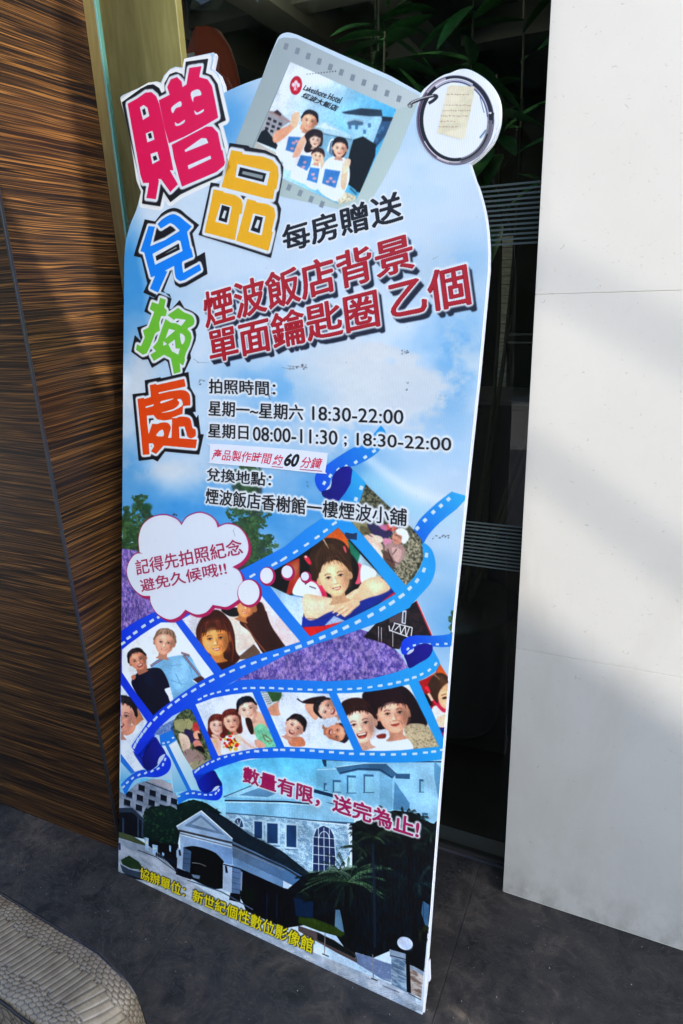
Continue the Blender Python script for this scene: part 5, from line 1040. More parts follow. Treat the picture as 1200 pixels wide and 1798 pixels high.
def pic():
    fill(PIC, lingrad((520, 120), (206, 222, 242), (690, 200), (78, 168, 220))); fill(ZK(ell(620, 330, 140, 50, 20)), (220, 230, 244), .7, 10); fill(ZK(ell(470, 300, 120, 60, 20)), (212, 226, 244), .7, 8)
    fill(ZK([(250, 510), (290, 515), (310, 505), (335, 530), (390, 575), (300, 640), (270, 700), (180, 690), (215, 600)]), (150, 152, 164)); fill(ZK([(285, 520), (310, 505), (335, 530), (330, 545)]), (60, 44, 44)); line(ZK([(250, 512), (388, 580)]), (170, 120, 110), 1.4)
    for x, y in ((262, 560), (295, 575), (328, 592), (252, 590), (285, 608), (318, 622), (245, 620), (276, 636)): fill(ZK([(x - 10, y - 10), (x + 10, y - 4), (x + 8, y + 12), (x - 12, y + 6)]), (26, 32, 44))
    fill(ZK([(210, 640), (240, 625), (290, 690), (330, 760), (180, 700)]), (16, 26, 30)); fill(ZK([(170, 700), (320, 780), (350, 880), (160, 750)]), (176, 178, 176))
    fill(ZK([(330, 700), (500, 620), (600, 575), (770, 665), (820, 700), (760, 900), (560, 930)]), (120, 168, 200)); fill(ZK([(520, 610), (600, 575), (760, 660), (765, 690), (520, 640)]), (160, 196, 220)); fill(ZK([(540, 610), (600, 588), (700, 640)]), (190, 216, 232)); line(ZK([(500, 632), (770, 690)]), (60, 92, 120), 1.4)
    fill(ZK(sm([(620, 760), (635, 700), (655, 685), (672, 700), (670, 780)])), (220, 230, 240)); fill(ZK(sm([(628, 770), (640, 705), (656, 695), (665, 710), (662, 780)])), (60, 90, 120))
    for k in range(3): line(ZK([(636 + k * 10, 700), (630 + k * 12, 780)]), (220, 230, 240), .5)
    fill(ZK([(710, 520), (830, 498), (955, 505), (960, 600), (900, 720), (780, 700), (740, 620)]), lingrad((600, 200), (132, 180, 216), (670, 240), (150, 196, 226))); fill(ZK([(705, 520), (830, 495), (955, 505), (960, 545), (880, 545), (730, 530)]), (44, 60, 78)); fill(ZK([(740, 575), (790, 560), (845, 575), (840, 600), (745, 600)]), (70, 100, 128)); line(ZK([(740, 578), (790, 565), (850, 580)]), (190, 214, 230), 1.2)
    fill(ZK([(960, 560), (1020, 560), (990, 650), (920, 740), (900, 720)]), (50, 82, 120)); fill(ZK([(955, 545), (1030, 552), (1020, 575), (960, 575)]), (30, 40, 56))
    for x, y in ((758, 610), (800, 612), (850, 640), (880, 600), (940, 640), (925, 690), (960, 620)): fill(ZK([(x - 9, y - 12), (x + 9, y - 12), (x + 9, y + 14), (x - 9, y + 14)]), (66, 110, 150))
    leafblob(ZK([(780, 690), (840, 670), (920, 720), (915, 790), (870, 900), (820, 1020), (740, 960), (745, 830), (760, 760)]), 6, (14, 22, 22), (58, 72, 50), 160, .6, 1.8)
    fill(ZK([(700, 1000), (800, 1040), (790, 1070), (690, 1090), (670, 1060)]), noisy((170, 168, 150), (216, 212, 196), 4, 3)); line(ZK([(760, 990), (800, 1030)]), (40, 40, 44), 1.5)
    shirt = (224, 226, 240); prt = (58, 120, 190)
    bodyp([(300, 760), (340, 680), (400, 610), (450, 600), (500, 650), (470, 760), (430, 850), (380, 880), (330, 840)], shirt, ZK); bodyp([(280, 690), (300, 640), (380, 600), (430, 560), (430, 600), (350, 680), (300, 710)], (214, 156, 130), ZK)
    bodyp([(392, 600), (400, 540), (425, 520), (450, 530), (430, 610)], (232, 182, 158), ZK)
    for a, b in (((408, 550), (418, 512)), ((420, 545), (434, 512)), ((430, 550), (450, 530))): line(ZK([a, b]), (236, 190, 168), 1.8, 1.2)
    fill(ZK([(380, 670), (458, 675), (430, 775), (360, 755)]), prt)
    bodyp([(450, 620), (480, 570), (520, 610), (490, 640)], (206, 150, 124), ZK); head(*ZK([(508, 572)])[0], 13, 14, (216, 160, 132), (22, 20, 24), 'short', .8, .0, .4, (238, 194, 170))
    bodyp([(390, 910), (430, 800), (480, 740), (560, 750), (540, 850), (500, 960), (420, 940)], shirt, ZK); fill(ZK([(455, 785), (525, 795), (505, 890), (430, 850)]), prt); bodyp([(405, 790), (440, 700), (480, 660), (490, 690), (450, 780), (420, 800)], (228, 176, 156), ZK)
    bodyp([(490, 700), (480, 660), (530, 625), (585, 640), (588, 690), (560, 740), (500, 770), (475, 750)], (36, 22, 24), ZK); head(*ZK([(545, 690)])[0], 10, 8, (240, 206, 190), (40, 24, 26), 'bob', .4, .6, .2, (252, 226, 214))
    bodyp([(480, 960), (500, 870), (560, 830), (600, 850), (590, 920), (550, 1000)], shirt, ZK); fill(ZK([(512, 860), (572, 868), (556, 960), (490, 940)]), prt); head(*ZK([(560, 790)])[0], 10, 12, (232, 182, 160), (44, 30, 28), 'short', .3, .5, .3, (246, 206, 188)); bodyp([(575, 830), (585, 780), (605, 860), (600, 910), (585, 900)], (230, 180, 160), ZK)
    bodyp([(560, 990), (590, 860), (640, 800), (720, 800), (755, 860), (750, 960), (690, 1060), (640, 1060)], shirt, ZK); fill(ZK([(605, 870), (700, 885), (670, 990), (585, 960)]), prt)
    bodyp([(700, 960), (715, 870), (735, 810), (760, 820), (745, 900), (735, 980), (715, 1000)], (226, 174, 152), ZK); bodyp([(708, 900), (715, 840), (745, 808), (765, 820), (750, 870), (725, 900)], (240, 198, 180), ZK)
    bodyp([(655, 700), (690, 672), (735, 690), (742, 750), (715, 800), (660, 790)], (26, 18, 20), ZK); head(*ZK([(697, 742)])[0], 12, 8, (222, 170, 150), (26, 18, 22), 'short', .3, .05, .3, (242, 204, 188))
    for (x, y) in ((410, 710), (400, 745), (480, 830), (470, 860), (530, 905), (540, 930), (640, 930), (660, 950), (620, 950), (430, 700)): fill(ZK(ell(x, y, 12, 9)), (220, 160, 170), .8)
    # hotel logo: deep red oval with a pale blossom
    fill(ZK(ell(425, 354, 37, 58, 8)), (150, 14, 36)); fill(ZK(ell(425, 354, 33, 53, 8)), (168, 16, 42))
    for x, y, a, b in ((408, 350, 10, 14), (440, 352, 11, 14), (425, 334, 11, 13)): fill(ZK(ell(x, y, a, b)), (222, 200, 216))
    line(ZK([(423, 345), (420, 385)]), (222, 196, 214), 2.4); line(ZK(sm([(408, 355), (414, 372), (412, 388)], closed=False)), (222, 196, 214), 1.2); line(ZK(sm([(442, 356), (430, 372), (432, 388)], closed=False)), (222, 196, 214), 1.2)
clipfill(PIC, pic); photo_finish(PIC, 77, .06, 1)
for k in range(11): 
    x = 490 + k * 17.5; line(ZK([(x, 285 - k * 1.9), (x + 8, 284 - k * 1.9)]), (64, 70, 80), 1 + k * .12)
line(ZK([(580, 420), (640, 440)]), (90, 60, 40), .6)
# ring: printed split ring around a white disc
RINGO = ZB(sm([(240, 385), (330, 290), (440, 212), (530, 178), (680, 130), (860, 192), (1020, 370), (1060, 620), (990, 880), (830, 1060), (740, 1120), (560, 1110), (400, 1080), (270, 960), (200, 780), (200, 560)]))
fill(RINGO, (216, 228, 244))
RC = ZB([(600, 668)])[0]
def ring_arc(a0, a1, rx, ry, w, col, cx=RC[0], cy=RC[1], a=1.0, soft=0):
    line([(cx + rx * math.cos(math.radians(t)), cy + ry * math.sin(math.radians(t))) for t in np.linspace(a0, a1, 60)], col, w, w, a, soft)
ring_arc(0, 360, 62, 72.5, 11.5, (120, 120, 142)); ring_arc(100, 300, 63.5, 74, 5, (168, 160, 180)); ring_arc(80, 350, 59.5, 70, 6.4, (10, 10, 16)); ring_arc(255, 365, 63, 74, 7.5, (14, 14, 26)); ring_arc(120, 220, 64.6, 75.2, 2.6, (60, 44, 74)); ring_arc(235, 352, 58.8, 69.6, 2.6, (172, 176, 214)); ring_arc(235, 300, 61.4, 72.3, 2.2, (226, 232, 248)); ring_arc(70, 150, 62.5, 73.3, 1.8, (222, 224, 240)); ring_arc(270, 355, 56.6, 67, 1.6, (40, 46, 90)); ring_arc(0, 82, 62.5, 73, 5.5, (92, 92, 104)); ring_arc(0, 360, 67.7, 78.2, 1.3, (70, 58, 96), a=.8); ring_arc(20, 80, 60, 70.5, 2.6, (16, 14, 20))
fill(ZB([(950, 590), (1000, 585), (1010, 600), (985, 660), (955, 640)]), (8, 8, 14)); fill(ZB(ell(968, 592, 16, 12)), (214, 216, 226)); fill(ZB([(850, 850), (910, 770), (935, 760), (920, 800), (870, 865)]), (150, 176, 204)); line(ZB([(860, 850), (925, 770)]), (40, 60, 90), 1)
line(ZB(sm([(860, 420), (890, 540), (905, 590)], closed=False)), (60, 76, 130), 1.1)
# jump ring through the card corner
line(ZB(sm([(105, 520), (150, 480), (260, 440), (370, 410), (405, 420), (370, 460), (320, 490)], closed=False)), (22, 22, 30), 5.6, 5.2); line(ZB(sm([(115, 512), (150, 475), (260, 432), (370, 405)], closed=False)), (206, 208, 220), 1.6, 1.6); fill(ZB(ell(125, 515, 26, 24)), (84, 88, 98)); fill(ZB(ell(120, 518, 14, 16)), (150, 160, 170))
# aged price label stuck inside the ring
LBL = ZB([(520, 320), (560, 300), (800, 315), (795, 400), (700, 860), (640, 868), (410, 800), (460, 570)])
fill(LBL, noisy((206, 204, 184), (222, 220, 204), 22, 4))
for y, x0, x1 in ((398, 510, 745), (512, 480, 770), (568, 470, 765), (624, 450, 735), (680, 445, 600), (738, 425, 630)):
    r = random.Random(y); x = x0
    while x < x1: w = r.uniform(8, 34); line(ZB([(x, y + r.uniform(-4, 4)), (min(x + w, x1), y + r.uniform(-4, 4))]), (140, 104, 84), .9 + r.random() * .8, .8, .75); x += w + r.uniform(5, 14)

# ------------------------------------------------------------------ big headline characters, traced shape by shape: (colour, shapes, holes, outline, inner black marks)
HEAD = []
tag_ = ZH
HEAD.append(dict(text='贈', col=(206, 6, 84), name='crimson headline character', faces=[
    (tag_([(95, 385), (155, 352), (165, 345), (212, 312), (250, 308), (282, 335), (302, 385), (340, 560), (372, 700), (396, 822), (372, 822), (425, 915), (375, 965), (314, 880), (296, 878), (300, 892), (280, 1012), (218, 1004), (236, 905), (196, 906), (178, 850)]),
     [tag_([(175, 408), (200, 392), (225, 410), (238, 465), (195, 492)]), tag_([(213, 580), (258, 562), (272, 620), (224, 640)]), tag_([(244, 715), (290, 700), (305, 756), (257, 782)])]),
    (tag_([(300, 362), (372, 326), (355, 275), (378, 225), (420, 210), (450, 240), (455, 276), (482, 258), (500, 150), (580, 138), (565, 210), (620, 225), (650, 270), (676, 398), (690, 476), (590, 535), (470, 600), (366, 645), (336, 540)]),
     [tag_(sm([(383, 410), (440, 368), (448, 400), (412, 415), (392, 448)], 4)), tag_(sm([(406, 505), (428, 516), (470, 490), (462, 514), (414, 532)], 4)), tag_(sm([(510, 312), (560, 290), (580, 326), (532, 342), (525, 376)], 4)), tag_(sm([(533, 428), (555, 442), (595, 420), (588, 440), (545, 458)], 4))]),
    (tag_([(384, 655), (560, 562), (612, 535), (650, 535), (688, 575), (712, 690), (718, 690), (735, 772), (728, 792), (680, 832), (452, 930), (436, 880), (400, 745)]),
     [tag_([(468, 690), (580, 610), (612, 612), (626, 642), (475, 702)]), tag_([(490, 790), (638, 725), (645, 746), (495, 816)])])],
    outline=tag_([(56, 375), (90, 350), (180, 285), (225, 262), (262, 256), (300, 280), (316, 315), (338, 302), (336, 250), (370, 190), (412, 175), (450, 188), (466, 212), (476, 108), (622, 88), (606, 180), (646, 196), (684, 252), (712, 380), (738, 492), (686, 516), (704, 560), (735, 690), (770, 800), (740, 842), (540, 930), (438, 980), (374, 1030), (328, 960), (306, 1058), (188, 1040), (197, 955), (182, 930), (110, 620)]),
    marks=[tag_([(190, 425), (208, 415), (217, 452), (200, 462)]), tag_([(228, 583), (248, 576), (256, 608), (236, 614)]), tag_([(260, 733), (280, 724), (290, 750), (268, 760)])], inner=[]))
HEAD.append(dict(text='品', col=(226, 168, 16), name='golden headline character', faces=[
    (tag_([(776, 690), (846, 702), (850, 716), (985, 733), (1048, 757), (1082, 800), (1088, 860), (1072, 948), (1062, 945), (1050, 1012), (996, 1005), (940, 990), (712, 932), (740, 830)]), [tag_([(816, 780), (1032, 830), (1010, 925), (802, 868)])]),
    (tag_([(660, 948), (722, 960), (726, 968), (800, 985), (842, 1012), (852, 1050), (844, 1110), (830, 1110), (800, 1282), (600, 1230), (640, 1050)]), [tag_([(706, 1040), (782, 1060), (756, 1182), (670, 1160)])]),
    (tag_([(882, 1010), (936, 1024), (940, 1032), (1015, 1045), (1058, 1070), (1066, 1120), (1040, 1225), (1050, 1228), (1020, 1352), (808, 1285), (850, 1130)]), [tag_([(920, 1104), (1002, 1125), (976, 1252), (888, 1226)])])],
    outline=tag_([(764, 642), (886, 660), (900, 672), (1000, 690), (1078, 728), (1118, 800), (1112, 870), (1082, 1030), (1102, 1075), (1090, 1160), (1068, 1250), (1035, 1397), (860, 1340), (560, 1246), (572, 1215), (640, 902), (708, 912), (725, 850)]),
    marks=[tag_([(834, 802), (1006, 844), (990, 900), (820, 858)]), tag_([(715, 1050), (768, 1066), (746, 1166), (692, 1150)]), tag_([(934, 1120), (984, 1132), (962, 1236), (904, 1216)]), tag_([(838, 988), (862, 994), (856, 1018)])],
    inner=[(tag_([(852, 826), (986, 856), (980, 880), (846, 846)]), (126, 142, 152)), (tag_([(730, 1085), (746, 1090), (732, 1140), (712, 1134)]), (196, 212, 226)), (tag_([(948, 1146), (966, 1152), (950, 1206), (928, 1198)]), (196, 212, 226))]))
tag_ = Z3c
HEAD.append(dict(text='兌', col=(0, 122, 244), name='bright blue headline character', faces=[
    (tag_([(372, 282), (438, 290), (388, 496), (545, 430), (690, 340), (700, 330), (640, 270), (598, 250), (500, 310), (465, 262)] + sm([(510, 215), (580, 172), (640, 158), (700, 186)], 4, closed=False) + [(825, 288), (776, 345), (812, 520), (820, 520), (840, 606), (728, 655), (722, 680), (735, 776), (905, 682), (926, 745), (750, 850), (702, 862)] + sm([(702, 862), (660, 830), (645, 770), (640, 700)], 4, closed=False) + [(540, 755), (570, 760), (480, 962), (466, 980), (385, 940), (440, 808), (395, 822), (335, 600), (325, 560), (285, 546)]),
     [tag_([(412, 575), (680, 430), (706, 440), (730, 545), (440, 692)])])],
    outline=tag_([(330, 212), (430, 232), (440, 232)] + sm([(505, 150), (570, 108), (640, 92), (705, 112), (760, 160)], 4, closed=False) + [(900, 270), (830, 360), (880, 602), (960, 556), (988, 785), (760, 915), (700, 930), (650, 900), (612, 745), (525, 965), (605, 1040), (590, 1000), (480, 965), (432, 1035), (315, 982), (358, 886), (300, 640), (290, 612), (214, 596)]),
    marks=[tag_([(465, 318), (500, 350), (600, 283), (645, 315), (550, 375), (428, 440)]), tag_([(445, 600), (690, 466), (700, 530), (455, 648)]), tag_([(755, 690), (870, 638), (885, 665), (750, 728)])], inner=[(tag_([(540, 575), (660, 505), (672, 512), (560, 568)]), (150, 170, 190))]))
tag_ = Z4c
HEAD.append(dict(text='換', col=(98, 180, 50), name='leaf green headline character', faces=[
    (tag_([(278, 118), (345, 142), (360, 75), (418, 95), (402, 175), (430, 205), (418, 262), (370, 262), (350, 330), (358, 410), (310, 435), (262, 560), (225, 640), (185, 655), (115, 605), (125, 548), (165, 570), (205, 480), (185, 408), (240, 380), (300, 220), (255, 190)]), []),
    (tag_([(436, 252), (545, 178), (605, 225)] + sm([(605, 225), (680, 255), (708, 300), (700, 350), (640, 385)], 4, closed=False) + [(640, 400), (670, 430), (682, 480), (660, 560), (622, 640), (610, 690), (615, 705), (595, 765), (560, 740), (568, 830), (500, 850), (470, 690), (400, 655), (295, 720), (262, 655), (320, 618), (285, 580), (335, 520), (372, 410), (415, 290), (470, 330), (500, 300)]),
     [tag_([(470, 330), (520, 285), (625, 300), (575, 362), (520, 335)]), tag_([(450, 390), (515, 408), (415, 492)]), tag_(sm([(562, 440), (605, 460), (612, 510), (580, 550)], 3)), tag_([(395, 515), (432, 548), (390, 565)]), tag_([(444, 548), (510, 500), (518, 590), (562, 592), (545, 655), (480, 620)])])],
    outline=tag_([(345, 28), (474, 82), (450, 190), (478, 188), (558, 98), (605, 180)] + sm([(605, 180), (680, 210), (745, 260), (758, 320), (735, 380), (715, 400)], 4, closed=False) + [(725, 450), (718, 510), (665, 640), (672, 690), (605, 832), (600, 860), (470, 866), (438, 730), (408, 708), (275, 788), (235, 700), (180, 706), (65, 625), (102, 456), (165, 520), (125, 376), (235, 345), (266, 250), (198, 215), (250, 60), (300, 80)]),
    marks=[tag_([(375, 300), (384, 298), (376, 335), (370, 335)]), tag_([(525, 315), (555, 305), (545, 322), (528, 325)]), tag_([(310, 475), (325, 468), (320, 490), (308, 495)]), tag_([(258, 608), (272, 602), (270, 620), (260, 625)]), tag_([(483, 548), (494, 545), (490, 562)]), tag_([(590, 800), (606, 805), (600, 830), (612, 836)])], inner=[]))
HEAD.append(dict(text='處', col=(206, 62, 0), name='burnt orange headline character', faces=[
    (tag_([(130, 1105), (193, 1094), (200, 1105), (268, 1085), (255, 966), (318, 950), (325, 963), (606, 900), (620, 978), (345, 1040)] + [(345, 1055), (450, 1030)] + sm([(450, 1030), (560, 1015), (625, 1025), (662, 1070), (668, 1170)], 4, closed=False) + [(594, 1178), (588, 1256), (470, 1300)] + sm([(530, 1300), (560, 1286), (635, 1290), (672, 1320), (690, 1400), (720, 1418), (724, 1480)], 4, closed=False) + sm([(724, 1480), (680, 1506), (640, 1488), (625, 1440), (608, 1385)], 4, closed=False) + [(552, 1388), (558, 1505), (735, 1520), (722, 1608), (395, 1580), (320, 1665), (268, 1638), (300, 1585), (288, 1556), (244, 1558), (252, 1668), (186, 1675)]),
     [tag_([(212, 1196), (214, 1182), (296, 1158), (290, 1178), (222, 1196)]), tag_(sm([(368, 1150), (375, 1126), (500, 1100), (440, 1128)], 3)), tag_(sm([(370, 1245), (500, 1205), (556, 1150), (536, 1112), (572, 1108), (592, 1160), (555, 1195), (470, 1232)], 4)), tag_(sm([(322, 1480), (348, 1436), (388, 1420), (395, 1482)], 4)),
      tag_([(225, 1275), (292, 1268), (330, 1312), (400, 1325), (480, 1312), (482, 1345), (476, 1500), (440, 1502)] + sm([(462, 1430), (468, 1390), (440, 1350), (380, 1345), (330, 1362)], 4, closed=False) + [(280, 1358), (244, 1465), (228, 1350)])])],
    outline=tag_([(78, 1056), (212, 1040), (202, 916), (360, 884), (366, 896), (646, 830), (664, 985), (715, 1075), (720, 1235), (690, 1240), (728, 1298), (746, 1266), (770, 1465), (802, 1465), (756, 1672), (408, 1640), (332, 1742), (286, 1718), (140, 1735)]),
    marks=[tag_([(245, 1305), (290, 1300), (295, 1318), (268, 1320), (252, 1362)]), tag_([(580, 1410), (592, 1410), (592, 1480), (580, 1480)]), tag_([(612, 1212), (690, 1215), (690, 1245), (640, 1250), (615, 1240)])], inner=[]))
for h in HEAD:
    if h['text'] == '贈': grow_fill([h['outline']], 11, (224, 232, 246))
    fill(h['outline'], (12, 12, 20))
    loops = []
    for f, hs_ in h['faces']:
        m, x0, y0 = raster([C(f)] + [C(q) for q in hs_], pad=14); apply(dilate(m, 8.5 if h['text'] in '贈品' else 7.5), x0, y0, (206, 220, 240))
    for f, hs_ in h['faces']:
        for q in hs_: fill(q, (206, 220, 240))
    for q in h['marks']: fill(q, (12, 12, 20))
    for q, c_ in h['inner']: fill(q, c_)
    for f, hs_ in h['faces']: fill(f, h['col'], holes=hs_)

# ------------------------------------------------------------------ printed lines of writing
TEXTS = []
def add_text(s, quad, col, name, label, halo=None, hr=3, shadow=None, shear=0, bold=0.0, geo=True, part='text_line', fat=0):
    V, Fc = glyph_tris(s, shear, bold); Q = quad_map(V, quad)
    if shadow:
        m, x0, y0 = text_mask(Q, Fc, pad=16); m2 = dilate(m, shadow[3]); 
        for t in (.33, .66, 1.0): apply(m2, x0 + int(shadow[0] * t), y0 + int(shadow[1] * t), shadow[2])
    if halo:
        m, x0, y0 = text_mask(Q, Fc, pad=16); m = dilate(m, hr); m = boxblur(m, 1); apply(m, x0, y0, halo)
    m, x0, y0 = text_mask(Q, Fc, pad=4)
    if fat: m = np.maximum(m, boxblur(dilate(m, fat), 0))
    apply(m, x0, y0, col)
    TEXTS.append((Q, Fc, col, name, label))
WH = (214, 226, 244)
def q6(*p): return T(350, 600, 2.4)(list(p))
def q5(*p): return T(340, 330, 2.308)(list(p))
BLK = (16, 14, 20); RED = (158, 8, 28); NAVY = (16, 24, 48)
add_text('每房贈送', q5((355, 158), (836, 10), (850, 128), (372, 262)), BLK, 'text_line', fat=1.6, label='black slanted line of characters under the card', halo=WH, hr=6)
sh = (12, 13, NAVY, 3)
# both red lines: shadows first so that the lower line does not cut the upper one
add_text('煙波飯店背景', q5((35, 425), (875, 178), (896, 325), (52, 570)), RED, 'text_line', fat=1.6, label='upper red line with a navy drop shadow', halo=WH, hr=6, shadow=sh, bold=.004)
add_text('單面鑰匙圈', q5((55, 580), (738, 405), (756, 560), (72, 712)), RED, 'text_line', fat=1.6, label='lower red line with a navy drop shadow', halo=WH, hr=6, shadow=sh, bold=.004)
add_text('乙個', q5((790, 385), (1102, 300), (1125, 472), (806, 532)), RED, 'text_line', fat=1.6, label='red characters at the right end of the lower red line', halo=WH, hr=6, shadow=sh, bold=.004)
add_text('拍照時間：', q6((42, 156), (322, 167), (322, 228), (42, 218)), BLK, 'text_line', fat=0, label='black heading above the opening hours', halo=WH, hr=6, bold=.004)
add_text('星期一~星期六', q6((42, 248), (440, 266), (438, 332), (40, 312)), BLK, 'text_line', fat=0, label='black weekday line', halo=WH, hr=6, bold=.004)
add_text('18:30-22:00', q6((478, 272), (862, 288), (860, 348), (478, 330)), BLK, 'text_line', fat=0, label='black hours 18:30-22:00 on the weekday line', halo=WH, hr=6)
add_text('星期日', q6((40, 345), (208, 352), (208, 414), (38, 403)), BLK, 'text_line', fat=0, label='black Sunday line', halo=WH, hr=6, bold=.004)
add_text('08:00-11:30', q6((228, 358), (583, 375), (583, 435), (228, 417)), BLK, 'text_line', fat=0, label='black hours 08:00-11:30', halo=WH, hr=6)

add_text('; 18:30-22:00', q6((612, 381), (1063, 405), (1062, 468), (612, 442)), BLK, 'text_line', fat=0, label='black hours 18:30-22:00 at the end of the Sunday line', halo=WH, hr=6)
add_text('兌換地點：', q6((34, 530), (306, 553), (303, 611), (32, 586)), BLK, 'text_line', fat=0, label='black heading over the address', halo=WH, hr=6, bold=.004)
add_text('煙波飯店香榭館一樓煙波小舖', q6((30, 616), (876, 704), (874, 778), (28, 682)), BLK, 'text_line', fat=0, label='long black address line', halo=WH, hr=6, bold=.004)
add_text('記得先拍照紀念', Z1([(150, 655), (893, 500), (915, 612), (165, 762)]), (150, 6, 70), 'text_line', 'upper magenta line in the thought bubble', bold=.006)
add_text('避免久候哦!!', Z1([(180, 792), (784, 660), (800, 755), (200, 880)]), (150, 6, 70), 'text_line', 'lower magenta line in the thought bubble', bold=.006)
add_text('數量有限，送完為止!', [(428, 1344), (738, 1440), (735, 1474), (426.5, 1373)], (150, 10, 84), 'text_line', 'magenta slanted line near the foot', WH, 5, bold=.014)
add_text('協辦單位：新世紀個性數位影像館', [(247.5, 1522), (552, 1648), (548, 1674), (246, 1541)], (206, 202, 20), 'text_line', 'small yellow line along the bottom edge', (14, 18, 20), 3, bold=.006)
add_text('Lakeshore Hotel', ZK([(478, 350), (716, 428), (702, 470), (468, 380)]), (30, 34, 44), 'text_line', 'small black hotel name on the card', shear=.35)
add_text('煙波大飯店', ZK([(470, 394), (692, 482), (682, 520), (458, 426)]), (30, 34, 44), 'text_line', 'small black characters on the card', shear=.3, bold=.01)
# torn flecks of old tape, scuffs and scratches with shapes of their own
r = random.Random(77)
for (x0, y0, w, h, n, c_) in (((505), 640, 34, 8, 26, (70, 74, 84)), (706, 614, 12, 8, 12, (70, 76, 90)), (712, 668, 6, 28, 8, (50, 56, 70)), (350, 665, 10, 10, 9, (80, 86, 96)), (760, 940, 30, 6, 14, (50, 60, 84)), (538, 845, 6, 12, 7, (90, 100, 116)), (304, 900, 8, 5, 4, (40, 30, 50)), (770, 690, 16, 14, 6, (150, 160, 176)), (470, 690, 10, 12, 7, (70, 74, 84))):
    for k in range(n):
        x, y = x0 + r.uniform(0, w), y0 + r.uniform(0, h); s = r.uniform(.5, 2.2)
        fill([(x + s * r.uniform(.6, 1.5) * math.cos(a), y + s * r.uniform(.5, 1) * math.sin(a)) for a in (0, 1, 2.2, 3.1, 4.3, 5.4)], c_, r.uniform(.5, .95))
for a, b in (((505, 642), (540, 646)), ((340, 630), (350, 637)), ((495, 645), (510, 648)), ((600, 585), (650, 590)), ((760, 455), (770, 450)), ((410, 930), (414, 942)), ((346, 636), (368, 637))): line([a, b], (110, 116, 130), 1, .5, .7)
for k in range(90):
    x, y = r.uniform(215, 850), r.uniform(320, 1500); fill(ell(x, y, r.uniform(.3, .9), r.uniform(.3, .8), n=6), (90, 96, 112), .6)
# ------------------------------------------------------------------ the printed sheet as an image generated here, and the sign's geometry
def board_albedo():
    l = lin(CAN * 255.0); ref = lin((208, 222, 246))
    a = np.clip(l / ref * BOARD_WHITE, 0, .92)
    img = bpy.data.images.new('printed_artwork', CW, CH, alpha=False, float_buffer=False)
    img.colorspace_settings.name = 'sRGB'
    s = np.where(a <= .0031308, a * 12.92, 1.055 * np.maximum(a, 1e-9) ** (1 / 2.4) - .055)
    px = np.ones((CH, CW, 4), np.float32); px[..., :3] = s[::-1]; img.pixels.foreach_set(px.ravel()); img.update(); img.pack(); return img
BOARD_WHITE = np.array([.80, .80, .80])
IMG = board_albedo()
def m_print():
    n = NM('printed_corrugated_plastic', Roughness=.42); n.b.inputs['Specular IOR Level'].default_value = .35
    uvn = n.node('ShaderNodeUVMap'); uvn.uv_map = 'UVMap'
    tx = n.node('ShaderNodeTexImage'); tx.image = IMG; tx.extension = 'EXTEND'; tx.interpolation = 'Cubic'; n.l(uvn.outputs[0], tx.inputs[0])
    # flutes of the corrugated sheet, 6 mm apart, seen as fine vertical lines
    sep = n.node('ShaderNodeSeparateXYZ'); n.l(uvn.outputs[0], sep.inputs[0])
    ph = n.math('MULTIPLY', sep.outputs[0], CW * RES / .0065 * 2 * math.pi); wv = n.math('SINE', ph); sharp = n.math('POWER', n.math('ABSOLUTE', wv), 6.0)
    c = n.mix(n.math('MULTIPLY', n.math('SUBTRACT', 1.0, sharp), .0), tx.outputs[0], (0, 0, 0))
    c2 = n.mix(n.math('MULTIPLY', sharp, .6), tx.outputs[0], (.80, .83, .88), 'MULTIPLY')
    n.base(c2); n.bump(sharp, .45, .0006); return n.m
PRINT = m_print(); SHEET = flat('white_corrugated_sheet', (.72, .73, .76), .5)
sign = empty('display_sign', tuple(B0))
tag(sign, 'tall die-cut printed cardboard sign with colourful Chinese headline leaning against the glass door', 'sign')
def W3(uv, d=0.0):
    uv = np.atleast_2d(uv); P = B0 + uv[:, :1] * BW + uv[:, 1:] * BU + BN * d; return P - B0
def UV(uv): uv = np.atleast_2d(uv); return np.stack([(uv[:, 0] - U0) / (CW * RES), 1 - (V1 - uv[:, 1]) / (CH * RES)], 1)
def tess(loops):
    from mathutils.geometry import delaunay_2d_cdt
    vs = []; es = []
    for l in loops:
        n0 = len(vs); l = [tuple(p) for p in l]; vs += [Vector(p) for p in l]; es += [(n0 + i, n0 + (i + 1) % len(l)) for i in range(len(l))]
    faces_in = [list(range(len(loops[0])))] if len(loops) == 1 else []
    V, E, Fc, _, _, _ = delaunay_2d_cdt(vs, es, faces_in if len(loops) == 1 else [], 1 if len(loops) == 1 else 3 if False else 1 if len(loops) == 1 else 2, 1e-6)
    return np.array([tuple(v) for v in V]), [tuple(f) for f in Fc]
def sticker(name, pts, d, mat=PRINT, parent=sign, label=None, px=True, thick=.0, kind=None):
    q = PB(pts) if px else np.asarray(pts)
    if px: low = q[:, 1] < 1.45; q[low, 0] = np.clip(q[low, 0], .0035, .8515); q = np.array([p for k, p in enumerate(q) if np.hypot(*(p - q[k - 1])) > 2e-4])
    V, Fc = tess([q])
    P = W3(V, d); 
    o = mesh_obj(name, P, Fc, mat, parent, uv=UV(V))
    me = o.data; me.update()
    # faces must look at the viewer
    if len(me.polygons) and np.dot(np.array(me.polygons[0].normal), BN) < 0:
        me.flip_normals()
    if label: o['label'] = label
    return o
